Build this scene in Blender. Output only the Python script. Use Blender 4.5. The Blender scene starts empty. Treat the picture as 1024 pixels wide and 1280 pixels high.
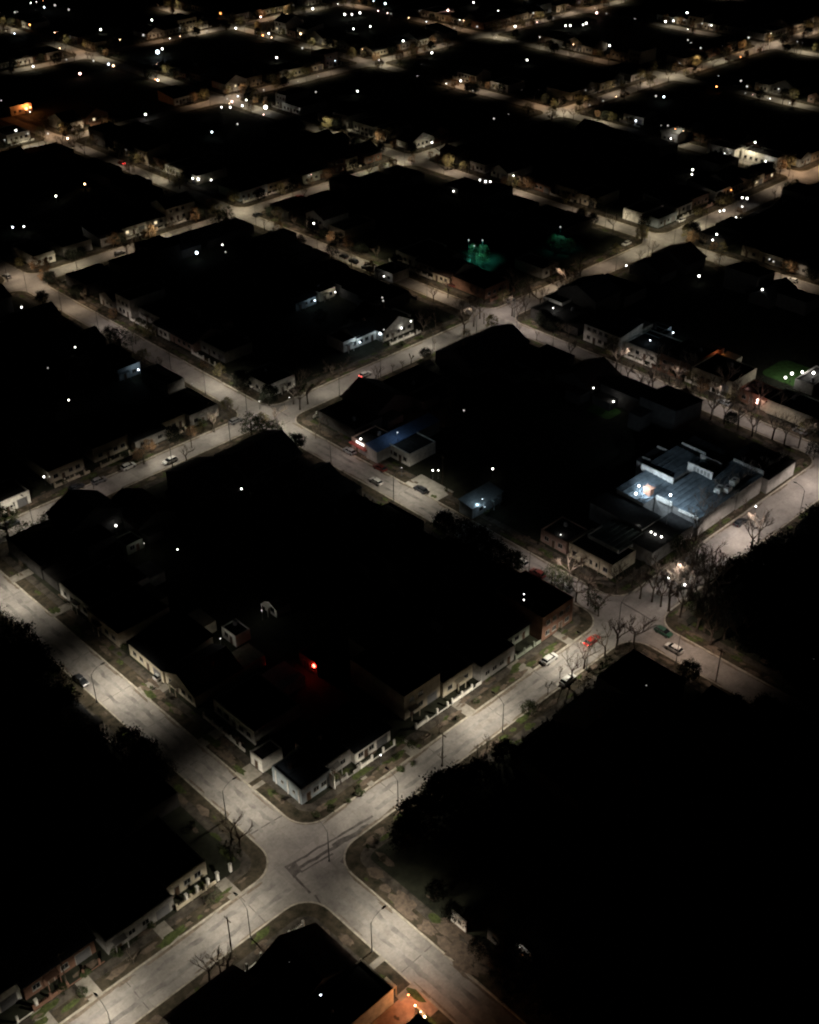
import bpy, bmesh, math, random
from mathutils import Vector, Matrix
PI = math.pi
rnd = random.Random(11)
sc = bpy.context.scene
COL = sc.collection

# ------------------------------------------------------------------ camera
S = 96.0
F_PX, PITCH, ROLL, YAW, HC, TX, TY = 1514.233, math.radians(34.143229), math.radians(0.4004307), math.radians(43.999687), 1.8030344, -0.20788783, 1.53116973
def un(px, py, z=0.0):
    """ground point (height z) seen at a place of the photograph, in metres: u runs north-east, v north-west"""
    x, y = (px-512)/F_PX, -(py-640)/F_PX
    cr, sr = math.cos(ROLL), math.sin(-ROLL)
    x, y = cr*x - sr*y, sr*x + cr*y
    dy = math.cos(PITCH) + y*math.sin(PITCH); dz = -math.sin(PITCH) + y*math.cos(PITCH)
    t = (HC - z/S)/-dz
    X, Y = x*t - TX, dy*t - TY
    c, s = math.cos(YAW), -math.sin(YAW)
    return (c*X - s*Y)*S, (s*X + c*Y)*S
def pj(u, v, z=0.0):
    u, v, z = u/S, v/S, z/S
    c, s = math.cos(YAW), math.sin(YAW)
    x = c*u - s*v + TX; y = s*u + c*v + TY; zz = z - HC
    d = y*math.cos(PITCH) - zz*math.sin(PITCH); up = y*math.sin(PITCH) + zz*math.cos(PITCH)
    if d < .05: return 9e3, 9e3
    cr, sr = math.cos(ROLL), math.sin(ROLL)
    r, up = cr*x - sr*up, sr*x + cr*up
    return 512 + F_PX*r/d, 640 - F_PX*up/d
def inframe(u, v, m=60, z=0):
    x, y = pj(u, v, z)
    return -m < x < 1024+m and -m < y < 1280+m*1.6
CX = (math.cos(-YAW)*-TX - math.sin(-YAW)*-TY)*S
CY = (math.sin(-YAW)*-TX + math.cos(-YAW)*-TY)*S
CAM = Vector((CX, CY, HC*S))
def dist(u, v): return (Vector((u, v, 0)) - CAM).length
cd = bpy.data.cameras.new('camera'); cam = bpy.data.objects.new('camera', cd); COL.objects.link(cam)
cd.sensor_fit = 'VERTICAL'; cd.sensor_height = 24; cd.lens = 24*F_PX/1280
cd.clip_start = 1; cd.clip_end = 20000
fw = Vector((math.sin(YAW)*math.cos(PITCH), math.cos(YAW)*math.cos(PITCH), -math.sin(PITCH)))
rt = Vector((math.cos(YAW), -math.sin(YAW), 0)); upv = rt.cross(fw)
c_, s_ = math.cos(ROLL), math.sin(ROLL)
rt2 = rt*c_ - upv*s_; up2 = rt*s_ + upv*c_
M = Matrix((rt2, up2, -fw)).transposed().to_4x4(); M.translation = CAM
cam.matrix_world = M
sc.camera = cam

# ------------------------------------------------------------------ render look
sc.view_settings.view_transform = 'Standard'
sc.render.film_transparent = False
cy = sc.cycles
cy.use_denoising = True
cy.max_bounces = 3; cy.diffuse_bounces = 2; cy.glossy_bounces = 2
cy.sample_clamp_indirect = 2.0
cy.pixel_filter_type = 'BLACKMAN_HARRIS'; cy.filter_width = 2.15
w = bpy.data.worlds.new('World'); sc.world = w; w.use_nodes = True
nt = w.node_tree; sky = nt.nodes.new('ShaderNodeTexSky'); sky.sky_type = 'NISHITA'; sky.sun_disc = False
sky.sun_elevation = math.radians(24); sky.sun_rotation = math.radians(200)
nt.links.new(sky.outputs[0], nt.nodes['Background'].inputs[0]); nt.nodes['Background'].inputs[1].default_value = 0.00007
sl = bpy.data.lights.new('moon', 'SUN'); sl.energy = 0.0006; sl.angle = math.radians(.5); sl.color = (.8, .88, 1)
so = bpy.data.objects.new('moon', sl); COL.objects.link(so)
so.rotation_euler = (math.radians(66), 0, math.radians(-20)); so.location = (0, 0, 300)

# ------------------------------------------------------------------ materials
MATS = {}
def nodes(m):
    m.use_nodes = True
    n = m.node_tree
    return n, n.nodes['Principled BSDF']
def mat(name, col, rough=.8, var=.25, scale=1.5, metal=0.0, col2=None, spec=.2, bump=0.0):
    if name in MATS: return MATS[name]
    m = bpy.data.materials.new(name); n, b = nodes(m)
    b.inputs['Roughness'].default_value = rough; b.inputs['Metallic'].default_value = metal
    b.inputs['Specular IOR Level'].default_value = spec
    tc = n.nodes.new('ShaderNodeTexCoord')
    nz = n.nodes.new('ShaderNodeTexNoise'); nz.inputs['Scale'].default_value = scale; nz.inputs['Detail'].default_value = 5; nz.inputs['Roughness'].default_value = .65
    n.links.new(tc.outputs['Object'], nz.inputs['Vector'])
    r = n.nodes.new('ShaderNodeValToRGB')
    a = [c*(1-var) for c in col]; z = col2 or [min(1, c*(1+var)) for c in col]
    r.color_ramp.elements[0].position = .32; r.color_ramp.elements[1].position = .68
    r.color_ramp.elements[0].color = (*a, 1); r.color_ramp.elements[1].color = (*z, 1)
    n.links.new(nz.outputs['Fac'], r.inputs['Fac']); n.links.new(r.outputs['Color'], b.inputs['Base Color'])
    if bump:
        bp = n.nodes.new('ShaderNodeBump'); bp.inputs['Strength'].default_value = bump; bp.inputs['Distance'].default_value = .1
        n.links.new(nz.outputs['Fac'], bp.inputs['Height']); n.links.new(bp.outputs['Normal'], b.inputs['Normal'])
    MATS[name] = m
    return m
def glow(name, col, s):
    if name in MATS: return MATS[name]
    m = bpy.data.materials.new(name); n, b = nodes(m)
    b.inputs['Base Color'].default_value = (.05, .05, .05, 1)
    b.inputs['Emission Color'].default_value = (*col, 1); b.inputs['Emission Strength'].default_value = s
    m.cycles.emission_sampling = 'NONE'
    MATS[name] = m
    return m
def road_mat():
    m = bpy.data.materials.new('worn_concrete_paving'); n, b = nodes(m); L = n.links.new
    b.inputs['Roughness'].default_value = .75; b.inputs['Specular IOR Level'].default_value = .25
    tc = n.nodes.new('ShaderNodeTexCoord')
    def noise(s, d=5, r=.6, vec=None):
        z = n.nodes.new('ShaderNodeTexNoise'); z.inputs['Scale'].default_value = s; z.inputs['Detail'].default_value = d; z.inputs['Roughness'].default_value = r
        L(vec or tc.outputs['Object'], z.inputs['Vector']); return z.outputs['Fac']
    def ramp(f, p0, p1, a, c):
        r = n.nodes.new('ShaderNodeValToRGB'); r.color_ramp.elements[0].position = p0; r.color_ramp.elements[1].position = p1
        r.color_ramp.elements[0].color = (*a, 1); r.color_ramp.elements[1].color = (*c, 1); L(f, r.inputs['Fac']); return r.outputs['Color']
    def mix(f, a, c, mode='MULTIPLY'):
        x = n.nodes.new('ShaderNodeMixRGB'); x.blend_type = mode
        if isinstance(f, float): x.inputs[0].default_value = f
        else: L(f, x.inputs[0])
        L(a, x.inputs[1]); L(c, x.inputs[2]); return x.outputs[0]
    base = ramp(noise(.16, 6), .33, .68, (.175, .166, .158), (.30, .284, .262))
    fine = ramp(noise(1.7, 6, .7), .3, .7, (.62, .6, .6), (1, 1, 1))
    c = mix(.8, base, fine)
    blot = ramp(noise(.45, 3, .5), .56, .74, (1, 1, 1), (.76, .74, .72))
    c = mix(.8, c, blot)
    # slabs of slightly different grey
    bt = n.nodes.new('ShaderNodeTexBrick'); bt.offset = 0; bt.inputs['Scale'].default_value = 1
    bt.inputs['Brick Width'].default_value = 6.2; bt.inputs['Row Height'].default_value = 6.2; bt.inputs['Mortar Size'].default_value = .05; bt.inputs['Mortar Smooth'].default_value = 1
    bt.inputs['Color1'].default_value = (1, 1, 1, 1); bt.inputs['Color2'].default_value = (.8, .79, .78, 1); bt.inputs['Mortar'].default_value = (.55, .53, .5, 1)
    L(tc.outputs['Object'], bt.inputs['Vector'])
    c = mix(.75, c, bt.outputs['Color'])
    L(c, b.inputs['Base Color'])
    return m
M_ROAD = road_mat()
M_GROUND = mat('dark_soil', (.035, .033, .025), .95, .5, .3)
M_VERGE = mat('worn_verge_grass', (.026, .027, .014), .95, .55, .5, col2=(.07, .056, .039), bump=.5)
M_KERB = mat('kerb_concrete', (.26, .24, .2), .85, .4, .8)
M_WALK = mat('pavement_tile', (.05, .044, .036), .9, .6, .6, col2=(.095, .083, .068), bump=.3)
M_DRIVE = mat('driveway_concrete', (.2, .185, .16), .85, .3, .8)
M_YARD = mat('yard_ground', (.02, .022, .014), .95, .5, .3)
M_TAR = mat('tar_joint', (.075, .068, .063), .7, .45, .9)
M_BARK = mat('bark', (.055, .045, .036), .9, .4, 4)
M_TWIG = mat('winter_twigs', (.13, .105, .085), .9, .4, 3)
M_LEAF = mat('dark_leaves', (.035, .045, .018), .85, .5, 2)
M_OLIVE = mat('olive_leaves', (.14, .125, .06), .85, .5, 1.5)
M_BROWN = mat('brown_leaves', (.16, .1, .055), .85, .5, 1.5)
M_POLE = mat('pole_steel', (.11, .11, .11), .5, .2, 3, .4)
M_WOOD = mat('pole_wood', (.06, .048, .036), .9, .4, 3)
M_GLASS = mat('dark_window_glass', (.012, .014, .017), .15, .2, 2, spec=.6)
M_FRAME = mat('window_frame', (.3, .29, .27), .6, .15, 4)
M_DOOR = mat('door_wood', (.07, .045, .03), .6, .3, 4)
M_GATE = mat('grey_garage_gate', (.14, .14, .145), .5, .2, 4)
M_TYRE = mat('tyre', (.015, .015, .015), .9, .2, 8)
M_CARGLASS = mat('car_glass', (.01, .012, .014), .08, .1, 3, spec=.8)
M_TANK = mat('tank_fibre', (.13, .13, .14), .7, .3, 3)
WALLS = {}
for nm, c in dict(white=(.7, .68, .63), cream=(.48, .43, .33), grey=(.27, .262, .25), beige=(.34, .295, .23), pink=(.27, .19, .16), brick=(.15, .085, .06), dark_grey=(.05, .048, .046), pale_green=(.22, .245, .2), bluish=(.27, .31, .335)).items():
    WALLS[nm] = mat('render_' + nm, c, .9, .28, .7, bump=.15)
ROOFS = {'tile': mat('dark_roof_tiles', (.04, .028, .024), .9, .4, 1.5), 'metal': mat('sheet_metal_roof', (.042, .045, .05), .8, .3, 1.0, .0), 'felt': mat('felt_roof', (.022, .022, .022), .95, .4, .8)}
G_WHITE = glow('lamp_glow_white', (1, .97, .9), 9)
GLOWS = dict(white=G_WHITE, cool=glow('lamp_glow_cool', (.8, .9, 1), 9), dim=glow('lamp_glow_dim', (1, .96, .88), 1.0), warm=glow('lamp_glow_warm', (1, .62, .35), 14),
             red=glow('lamp_glow_red', (1, .05, .03), 30), pink=glow('lamp_glow_pink', (1, .6, .52), 12), orange=glow('lamp_glow_orange', (1, .33, .1), 12))
LC = dict(white=(1, .95, .85), cool=(.7, .88, 1), dim=(1, .95, .85), warm=(1, .6, .35), red=(1, .03, .02), pink=(1, .5, .42), orange=(1, .3, .08), green=(.3, 1, .45), teal=(.1, .92, .78), blue=(.35, .55, 1))

# ------------------------------------------------------------------ mesh helpers
class MB:
    def __init__(s): s.v = []; s.f = []; s.mi = []
    def add(s, vs, fs, m=0, T=None):
        o = len(s.v)
        s.v += [tuple(T @ Vector(p)) if T else tuple(p) for p in vs]
        s.f += [tuple(o+i for i in f) for f in fs]; s.mi += [m]*len(fs)
    def box(s, x0, x1, y0, y1, z0, z1, m=0, T=None):
        s.add([(x0,y0,z0),(x1,y0,z0),(x1,y1,z0),(x0,y1,z0),(x0,y0,z1),(x1,y0,z1),(x1,y1,z1),(x0,y1,z1)],
              [(3,2,1,0),(4,5,6,7),(0,1,5,4),(1,2,6,5),(2,3,7,6),(3,0,4,7)], m, T)
    def prism(s, poly, z0, z1, m=0, T=None, bottom=True):
        k = len(poly)
        s.add([(x,y,z0) for x,y in poly] + [(x,y,z1) for x,y in poly],
              ([tuple(range(k-1,-1,-1))] if bottom else []) + [tuple(range(k,2*k))] + [(i,(i+1)%k,k+(i+1)%k,k+i) for i in range(k)], m, T)
    def ring(s, a, b, za, zb, m=0):
        k = len(a)
        s.add([(x,y,za) for x,y in a] + [(x,y,zb) for x,y in b], [(i,(i+1)%k,k+(i+1)%k,k+i) for i in range(k)], m)
    def tube(s, pts, rad, n=6, m=0, cap=True):
        pts = [Vector(p) for p in pts]; o = len(s.v); rings = len(pts)
        for i, p in enumerate(pts):
            d = (pts[min(i+1, rings-1)] - pts[max(i-1, 0)]).normalized()
            a = d.orthogonal().normalized(); b = d.cross(a)
            for k in range(n):
                t = 2*PI*k/n; q = p + (a*math.cos(t) + b*math.sin(t))*rad[i]; s.v.append(tuple(q))
        fs = []
        for i in range(rings-1):
            for k in range(n): fs.append((o+i*n+k, o+i*n+(k+1)%n, o+(i+1)*n+(k+1)%n, o+(i+1)*n+k))
        if cap: fs.append(tuple(o+k for k in range(n-1,-1,-1))); fs.append(tuple(o+(rings-1)*n+k for k in range(n)))
        s.f += fs; s.mi += [m]*len(fs)
    def lathe(s, prof, n=12, m=0, T=None):
        vs = []; fs = []
        for r, z in prof:
            for k in range(n): t = 2*PI*k/n; vs.append((r*math.cos(t), r*math.sin(t), z))
        for i in range(len(prof)-1):
            for k in range(n): fs.append((i*n+k, i*n+(k+1)%n, (i+1)*n+(k+1)%n, (i+1)*n+k))
        fs.append(tuple(range(n-1,-1,-1))); fs.append(tuple((len(prof)-1)*n+k for k in range(n)))
        s.add(vs, fs, m, T)
    def mesh(s, name, mats, smooth=False):
        me = bpy.data.meshes.new(name); me.from_pydata(s.v, [], s.f)
        for x in (mats if isinstance(mats, (list, tuple)) else [mats]): me.materials.append(x)
        me.polygons.foreach_set('material_index', s.mi)
        if smooth: me.polygons.foreach_set('use_smooth', [True]*len(s.f))
        me.update()
        return me
def ob(name, me, parent=None, loc=None, rz=0, T=None):
    o = bpy.data.objects.new(name, me); COL.objects.link(o)
    if parent: o.parent = parent
    if loc: o.location = loc
    if rz: o.rotation_euler = (0, 0, rz)
    if T: o.matrix_local = T
    return o
def struct(name, me):
    o = ob(name, me); o['kind'] = 'structure'; return o
LABELS = set()
def thing(name, label, cat, loc=(0,0,0), rz=0, group=None, me=None):
    o = bpy.data.objects.new(name, me); COL.objects.link(o)
    o.location = loc; o.rotation_euler = (0, 0, rz)
    o['label'] = label; o['category'] = cat
    if group: o['group'] = group
    LABELS.add(label)
    return o
ORD = 'first second third fourth fifth sixth seventh eighth ninth tenth eleventh twelfth thirteenth fourteenth fifteenth sixteenth seventeenth eighteenth nineteenth twentieth'.split()
def nth(i):
    if i < 20: return ORD[i]
    t = ['twenty', 'thirty', 'forty', 'fifty', 'sixty', 'seventy', 'eighty', 'ninety'][(i+1)//10 - 2]
    return (t + '-' + ORD[(i+1) % 10 - 1]) if (i+1) % 10 else t[:-1] + 'ieth'

# ------------------------------------------------------------------ streets and blocks
def ustreet(i):                       # streets of constant u: (low kerb, high kerb)
    c = {0: (-4.9, 2.6), 1: (90.5, 97.8), 2: (186.6, 192.6)}.get(i)
    if c: return c
    x = {-1: -97.0, 3: 285.2, 4: 387.5, 5: 481.0, 6: 577.0}.get(i, 577 + (i-6)*96.0)
    return x-3.7, x+3.7
def vstreet(j, i):                    # streets of constant v at column i
    if j == 0: return (-8.0, -0.3) if i < 0 else (-5.0, 2.2) if i == 0 else (-6.0, 3.8)
    if j == 1: return (125.0, 132.6) if i <= 0 else (122.9, 131.0)
    x = {-1: -133.0, 2: 264.0, 3: 401.0, 4: 529.0}.get(j, 529 + (j-4)*131.0)
    return x-3.7, x+3.7
def rrect(x0, x1, y0, y1, r, n=7):
    p = []
    for cx, cy_, a0 in ((x1-r, y0+r, -90), (x1-r, y1-r, 0), (x0+r, y1-r, 90), (x0+r, y0+r, 180)):
        for k in range(n+1):
            a = math.radians(a0 + 90*k/n); p.append((cx + r*math.cos(a), cy_ + r*math.sin(a)))
    return p
mb = MB(); mb.add([(-9000,-9000,-.03),(9000,-9000,-.03),(9000,9000,-.03),(-9000,9000,-.03)], [(0,1,2,3)])
struct('ground', mb.mesh('ground', M_GROUND))
mb = MB(); mb.add([(-700,-700,0),(1100,-700,0),(1100,1100,0),(-700,1100,0)], [(0,1,2,3)])
struct('road', mb.mesh('road', M_ROAD))
CELLS = {}
for i in range(-2, 10):
    for j in range(-2, 8):
        x0, x1 = ustreet(i)[1], ustreet(i+1)[0]; y0, y1 = vstreet(j, i)[1], vstreet(j+1, i)[0]
        cs = [pj(x, y) for x in (x0, (x0+x1)/2, x1) for y in (y0, (y0+y1)/2, y1)]
        if not any(-150 < a < 1174 and -100 < b < 1500 for a, b in cs) : continue
        CELLS[i, j] = (x0, x1, y0, y1)
kb, vg, wk, yd = MB(), MB(), MB(), MB()
for (i, j), (x0, x1, y0, y1) in CELLS.items():
    def rr(d): return rrect(x0+d, x1-d, y0+d, y1-d, max(5.5-d*.85, .6))
    kb.ring(rr(0), rr(.03), 0, .14); kb.ring(rr(.03), rr(.34), .14, .14); kb.ring(rr(.34), rr(.345), .14, .0)
    vg.ring(rr(.345), rr(2.9), .12, .125)
    wk.ring(rr(2.9), rr(4.7), .128, .135)
    yd.add([(x,y,.13) for x,y in rr(4.7)], [tuple(range(len(rr(4.7))))])
struct('kerb', kb.mesh('kerb', M_KERB)); struct('grass_verge', vg.mesh('grass_verge', M_VERGE))
struct('sidewalk', wk.mesh('sidewalk', M_WALK)); struct('block_ground', yd.mesh('block_ground', M_YARD))
BLOCK = {(0,0): 'red-lamp block', (1,0): 'hall-roof block', (0,1): 'left-hand block', (1,1): 'white-corner-house block', (-1,0): 'lower-left block', (-1,-1): 'bottom corner block',
         (0,-1): 'lower-right block', (1,-1): 'tree-filled right block', (2,0): 'green-pitch block', (2,1): 'teal-garden block', (1,2): 'upper-left block', (2,2): 'four-lamp block',
         (3,1): 'upper-right block', (3,0): 'right-edge block', (3,2): 'top-centre block', (0,2): 'left-edge block', (2,3): 'far left block', (4,1): 'far right block', (4,2): 'far centre block',
         (1,3): 'orange-glow block', (4,0): 'rightmost far block'}
def bname(c): return BLOCK.get(c) or 'far %s block' % ('column %s row' % nth(c[0]) + ' ' + nth(c[1]))
def bname(c):
    if c in BLOCK: return BLOCK[c]
    x = pj(*[sum(k)/2 for k in ((CELLS[c][0], CELLS[c][1]), (CELLS[c][2], CELLS[c][3]))])
    return 'far block %s-%s' % (nth(max(0, c[0])), nth(max(0, c[1])))
def cell_of(u, v):
    for c, (x0, x1, y0, y1) in CELLS.items():
        if x0-5 <= u <= x1+3 and y0-5 <= v <= y1+3: return c
    return None

# tar-filled joints and gutters across the streets
jt = MB()
zs = 0
def strip(mbx, a, b, wd, z=.004):
    a, b = Vector((*a, 0)), Vector((*b, 0)); d = (b-a).normalized(); p = Vector((-d.y, d.x, 0))*wd/2
    global zs; zs += 1; z += zs*1.5e-4
    n = max(2, int((b-a).length/1.3)); vs = []
    for k in range(n+1):
        q = a.lerp(b, k/n); j = rnd.uniform(.6, 1.35); o_ = Vector((-d.y, d.x, 0))*wd*rnd.uniform(-.18, .18)
        vs += [tuple(q - p*j + o_ + Vector((0,0,z))), tuple(q + p*rnd.uniform(.6, 1.35) + o_ + Vector((0,0,z)))]
    mbx.add(vs, [(2*k, 2*k+2, 2*k+3, 2*k+1) for k in range(n)])
strip(jt, (-4.4, -1.3), (14.5, -3.3), .5); strip(jt, (-3.6, -2.9), (15.0, -5.0), .7); strip(jt, (-3.4, -3.9), (3.4, -4.7), .35); strip(jt, (-4.9, -3.0), (-3.0, -3.4), 2.2); strip(jt, (4.5, -3.4), (12.5, -4.6), 1.1); strip(jt, (3.2, -7.5), (8.0, -5.8), 1.2)
strip(jt, (-4.5, -.9), (-5.2, -8.5), .45); strip(jt, (-4.9, 9.2), (2.6, 8.6), .22); strip(jt, (-4.8, -9.4), (-6.2, -14.6), .3)
for v in (-31, 31, 45.5, 58.5, 74, 104): strip(jt, (-4.7, v), (2.4, v+.2), .13)
for u in (-38, -14.5, 21, 34, 51, 66, 79): strip(jt, (u, vstreet(0, -1 if u < 0 else 0)[0]+.2), (u+.2, vstreet(0, -1 if u < 0 else 0)[1]-.2), .13)
for v in (20, 46, 72, 98, 145, 170): strip(jt, (90.7, v), (97.6, v+.2), .13)
strip(jt, (88.5, 130), (88.7, 125.2), .3); strip(jt, (90.6, 121), (97.6, 121.3), .3); strip(jt, (99, 124), (99, 130.5), .25)
strip(jt, (90.5, -6), (97.5, -7), .4); strip(jt, (97.9, -6), (98.4, 3.6), .4)
struct('paving_joint', jt.mesh('paving_joint', M_TAR))
# faint wheel tracks: darker sheets along the lanes
tr = MB()
for (a, b) in (((16, -2.6), (88, -2.6)), ((16, -.2), (88, -.2)), ((-60, -3.0), (-7, -2.4)), ((-60, -5.6), (-7, -5.4)), ((-2.6, 8), (-2.6, 120)), ((.2, 8), (.2, 120)), ((-2.5, -60), (-2.4, -12)), ((.3, -60), (.1, -12)), ((93, 14), (93, 118)), ((95.3, 14), (95.3, 118))): strip(tr, a, b, .9, .003)
struct('wheel_track', tr.mesh('wheel_track', mat('wheel_track', (.15, .142, .134), .75, .45, .3)))

# ------------------------------------------------------------------ street lamps
LD = {}
def street_light(s, tint, far=False):
    k = (round(s, 2), tint, far)
    if k in LD: return LD[k]
    L = bpy.data.lights.new('street_luminaire', 'SPOT'); L.energy = 13200*s**1.15 if far else 8400*s**1.35; L.spot_size = math.radians(174); L.spot_blend = .1; L.shadow_soft_size = .18
    L.color = ({'w': (1, .86, .60), 'p': (1, .78, .56), 'o': (1, .66, .40)} if far else {'w': (1, .90, .735), 'p': (1, .845, .745), 'o': (1, .75, .58)})[tint]
    L.use_nodes = True; t = L.node_tree; N = t.nodes; K = t.links.new
    em = [n for n in N if n.type == 'EMISSION'][0]
    tc = N.new('ShaderNodeTexCoord'); sp = N.new('ShaderNodeSeparateXYZ'); K(tc.outputs['Normal'], sp.inputs[0])
    def m(op, a, b=None):
        n = N.new('ShaderNodeMath'); n.operation = op
        for q, x in enumerate((a, b)):
            if x is None: continue
            if isinstance(x, (int, float)): n.inputs[q].default_value = x
            else: K(x, n.inputs[q])
        return n.outputs[0]
    az = m('MAXIMUM', m('ABSOLUTE', sp.outputs[2]), .05)                # batwing beam of a road lantern
    tx = m('DIVIDE', sp.outputs[0], az); ty = m('SUBTRACT', m('DIVIDE', sp.outputs[1], az), .3)
    q = m('ADD', m('POWER', m('ABSOLUTE', m('DIVIDE', tx, .95 if far else 1.18)), 2), m('POWER', m('ABSOLUTE', m('DIVIDE', ty, .92)), 2))
    W = m('EXPONENT', m('MULTIPLY', q, -1))
    K(m('MULTIPLY', W, m('MINIMUM', m('POWER', az, -3), 9)), em.inputs['Strength'])
    LD[k] = L
    return L
def lamp_meshes():
    p = MB(); p.tube([(0,0,0),(0,0,.35),(0,0,4),(0,0,7.6)], [.11,.1,.085,.065], 8); p.tube([(0,0,0),(0,0,.3)], [.2,.17], 8)
    a = MB(); a.tube([(0,0,7.4),(0,.7,8.2),(0,1.6,8.62),(0,2.6,8.75)], [.055,.05,.045,.04], 6)
    h = MB(); h.prism([(-.16,2.5),(.16,2.5),(.2,2.9),(.13,3.35),(-.13,3.35),(-.2,2.9)], 8.68, 8.83); h.prism([(-.1,2.6),(.1,2.6),(.08,3.2),(-.08,3.2)], 8.83, 8.9)
    l = MB(); l.prism([(-.13,2.65),(.13,2.65),(.11,3.25),(-.11,3.25)], 8.655, 8.677)
    return p.mesh('lamp_pole', M_POLE), a.mesh('lamp_arm', M_POLE), h.mesh('lamp_head', M_POLE), l.mesh('lamp_lens', glow('lens_glow', (1, .92, .75), 3))
LM = lamp_meshes()
# pools of light on the carriageway as seen in the photograph: place, strength, tint
POOLS = [(112,1264,1.05,'w'),(288,1148,.95,'w'),(308,1008,.85,'w'),(395,1062,.22,'p'),(482,1176,1.1,'w'),
 (150,862,1.1,'w'),(16,748,.9,'w'),(482,1000,.85,'w'),(608,902,1.15,'w'),(700,818,1.12,'w'),(790,775,.28,'p'),
 (845,742,.5,'p'),(915,670,.95,'p'),(965,630,.5,'p'),(1003,600,.9,'p'),(846,828,.55,'o'),(722,722,.45,'p'),(688,706,.3,'p'),
 (515,615,.75,'w'),(440,570,.3,'p'),(375,532,.75,'w'),(328,515,.4,'w'),(277,485,.8,'w'),(150,408,.45,'p'),(100,383,.35,'p'),(58,358,.4,'p'),(232,462,.2,'p'),(192,432,.12,'p'),
 (272,542,.65,'w'),(205,577,.6,'w'),(105,616,.28,'p'),(28,650,.6,'w'),(408,487,.5,'w'),(455,462,.3,'p'),(522,434,.65,'w'),(572,408,.4,'w'),(622,388,.6,'p'),
 (662,410,.65,'p'),(700,432,.2,'p'),(785,466,.45,'p'),(840,488,.4,'p'),(900,514,.42,'p'),(955,535,.35,'p'),(1005,570,.25,'p'),
 (556,362,.5,'p'),(452,327,.4,'w'),(415,308,.3,'p'),(372,290,.3,'p'),(340,276,.35,'w'),(30,346,.4,'p'),(95,338,.45,'w'),(152,315,.3,'p'),(195,297,.55,'w'),(242,279,.25,'p'),(300,265,.55,'w'),
 (355,248,.3,'p'),(402,231,.3,'p'),(452,214,.35,'w'),(495,204,.6,'w'),(540,190,.35,'w'),(682,359,.45,'p'),(738,328,.3,'p'),(772,308,.45,'w'),(820,294,.45,'w'),(852,279,.6,'w'),(886,262,.3,'p'),
 (962,233,.35,'p'),(992,218,.6,'o'),(1012,206,.5,'o'),(762,282,.45,'w'),(725,267,.25,'p'),(855,306,.3,'w'),(892,320,.3,'w'),(985,350,.4,'p'),(650,240,.45,'p'),(568,214,.45,'p'),
 (470,183,.45,'w'),(412,166,.35,'w'),(330,133,.5,'w'),(310,124,.4,'p'),(208,222,.4,'w'),(172,206,.25,'p'),(112,184,.25,'p'),(78,168,.6,'o'),(30,185,.3,'w'),
 (468,84,.5,'w'),(500,78,.5,'w'),(442,76,.3,'p'),(577,108,.5,'o'),(605,116,.3,'p'),(662,138,.4,'o'),(700,142,.6,'w'),(726,136,.55,'o'),(742,155,.5,'w'),(780,120,.4,'p'),(810,104,.65,'p'),(838,96,.6,'w'),(897,77,.45,'w'),(970,55,.65,'p'),(1004,40,.5,'p'),(1000,68,.5,'w'),
 (626,46,.55,'w'),(582,36,.3,'o'),(680,28,.45,'p'),(715,18,.5,'p'),(752,12,.4,'o'),(250,40,.4,'w'),(302,36,.35,'w'),(362,22,.5,'w'),(385,62,.4,'w'),(330,48,.3,'w'),(430,8,.3,'p'),(205,98,.5,'w'),(145,70,.4,'w'),(105,64,.4,'o'),(28,82,.35,'w'),(48,28,.3,'p'),(215,14,.4,'w'),(8,38,.4,'w'),(843,34,.3,'w'),(872,40,.25,'p'),(985,132,.45,'w'),(262,132,.3,'o'),(285,128,.4,'p'),(350,112,.25,'o'),(385,103,.3,'w'),(415,95,.3,'p'),(530,70,.3,'o'),(545,62,.3,'w'),(655,36,.35,'o'),(770,3,.4,'w'),(800,60,.2,'o'),(690,58,.25,'w'),(735,62,.25,'p'),(875,88,.4,'o'),(930,65,.4,'o'),(945,58,.4,'p'),(1020,30,.4,'o'),(990,38,.35,'o'),(940,128,.2,'w'),(60,190,.3,'w'),(5,200,.3,'w'),(100,158,.4,'o'),(130,168,.35,'w'),(160,40,.25,'o'),(185,18,.3,'o'),(120,50,.25,'w'),(70,85,.3,'o'),(100,70,.35,'p'),(260,42,.4,'p'),(340,26,.4,'o'),(400,14,.35,'w'),(450,8,.3,'o'),(300,42,.3,'o'),(575,27,.25,'o'),(520,52,.25,'p'),(880,2,.35,'p'),(640,6,.2,'w'),(500,35,.2,'o'),(930,205,.4,'w'),(840,182,.3,'w')]
lamps_at = []
def put_lamp(px, py, s, tint, k):
    u, v = un(px, py)
    best = None
    for i in range(-1, 12):
        a, b = ustreet(i); d = abs(u-(a+b)/2)
        if best is None or d < best[0]: best = (d, 'u', i)
    ci = max(i for i in range(-2, 12) if ustreet(i)[0] <= u) if u > -97 else -2
    for j in range(-1, 9):
        a, b = vstreet(j, ci); d = abs(v-(a+b)/2)
        if d < best[0]: best = (d, 'v', j)
    d, ax, q = best
    if ax == 'u': loc, rz, far = (ustreet(q)[0]-.6, v, .12), -PI/2, 'rising to the upper left'
    else: loc, rz, far = (u, vstreet(q, ci)[0]-.6, .12), 0, 'rising to the upper right'
    return loc, rz
plist = []
for k, (px, py, s, tint) in enumerate(POOLS):
    loc, rz = put_lamp(px, py, s, tint, k)
    plist.append((loc, rz, s, tint))
cnt = {}
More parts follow.
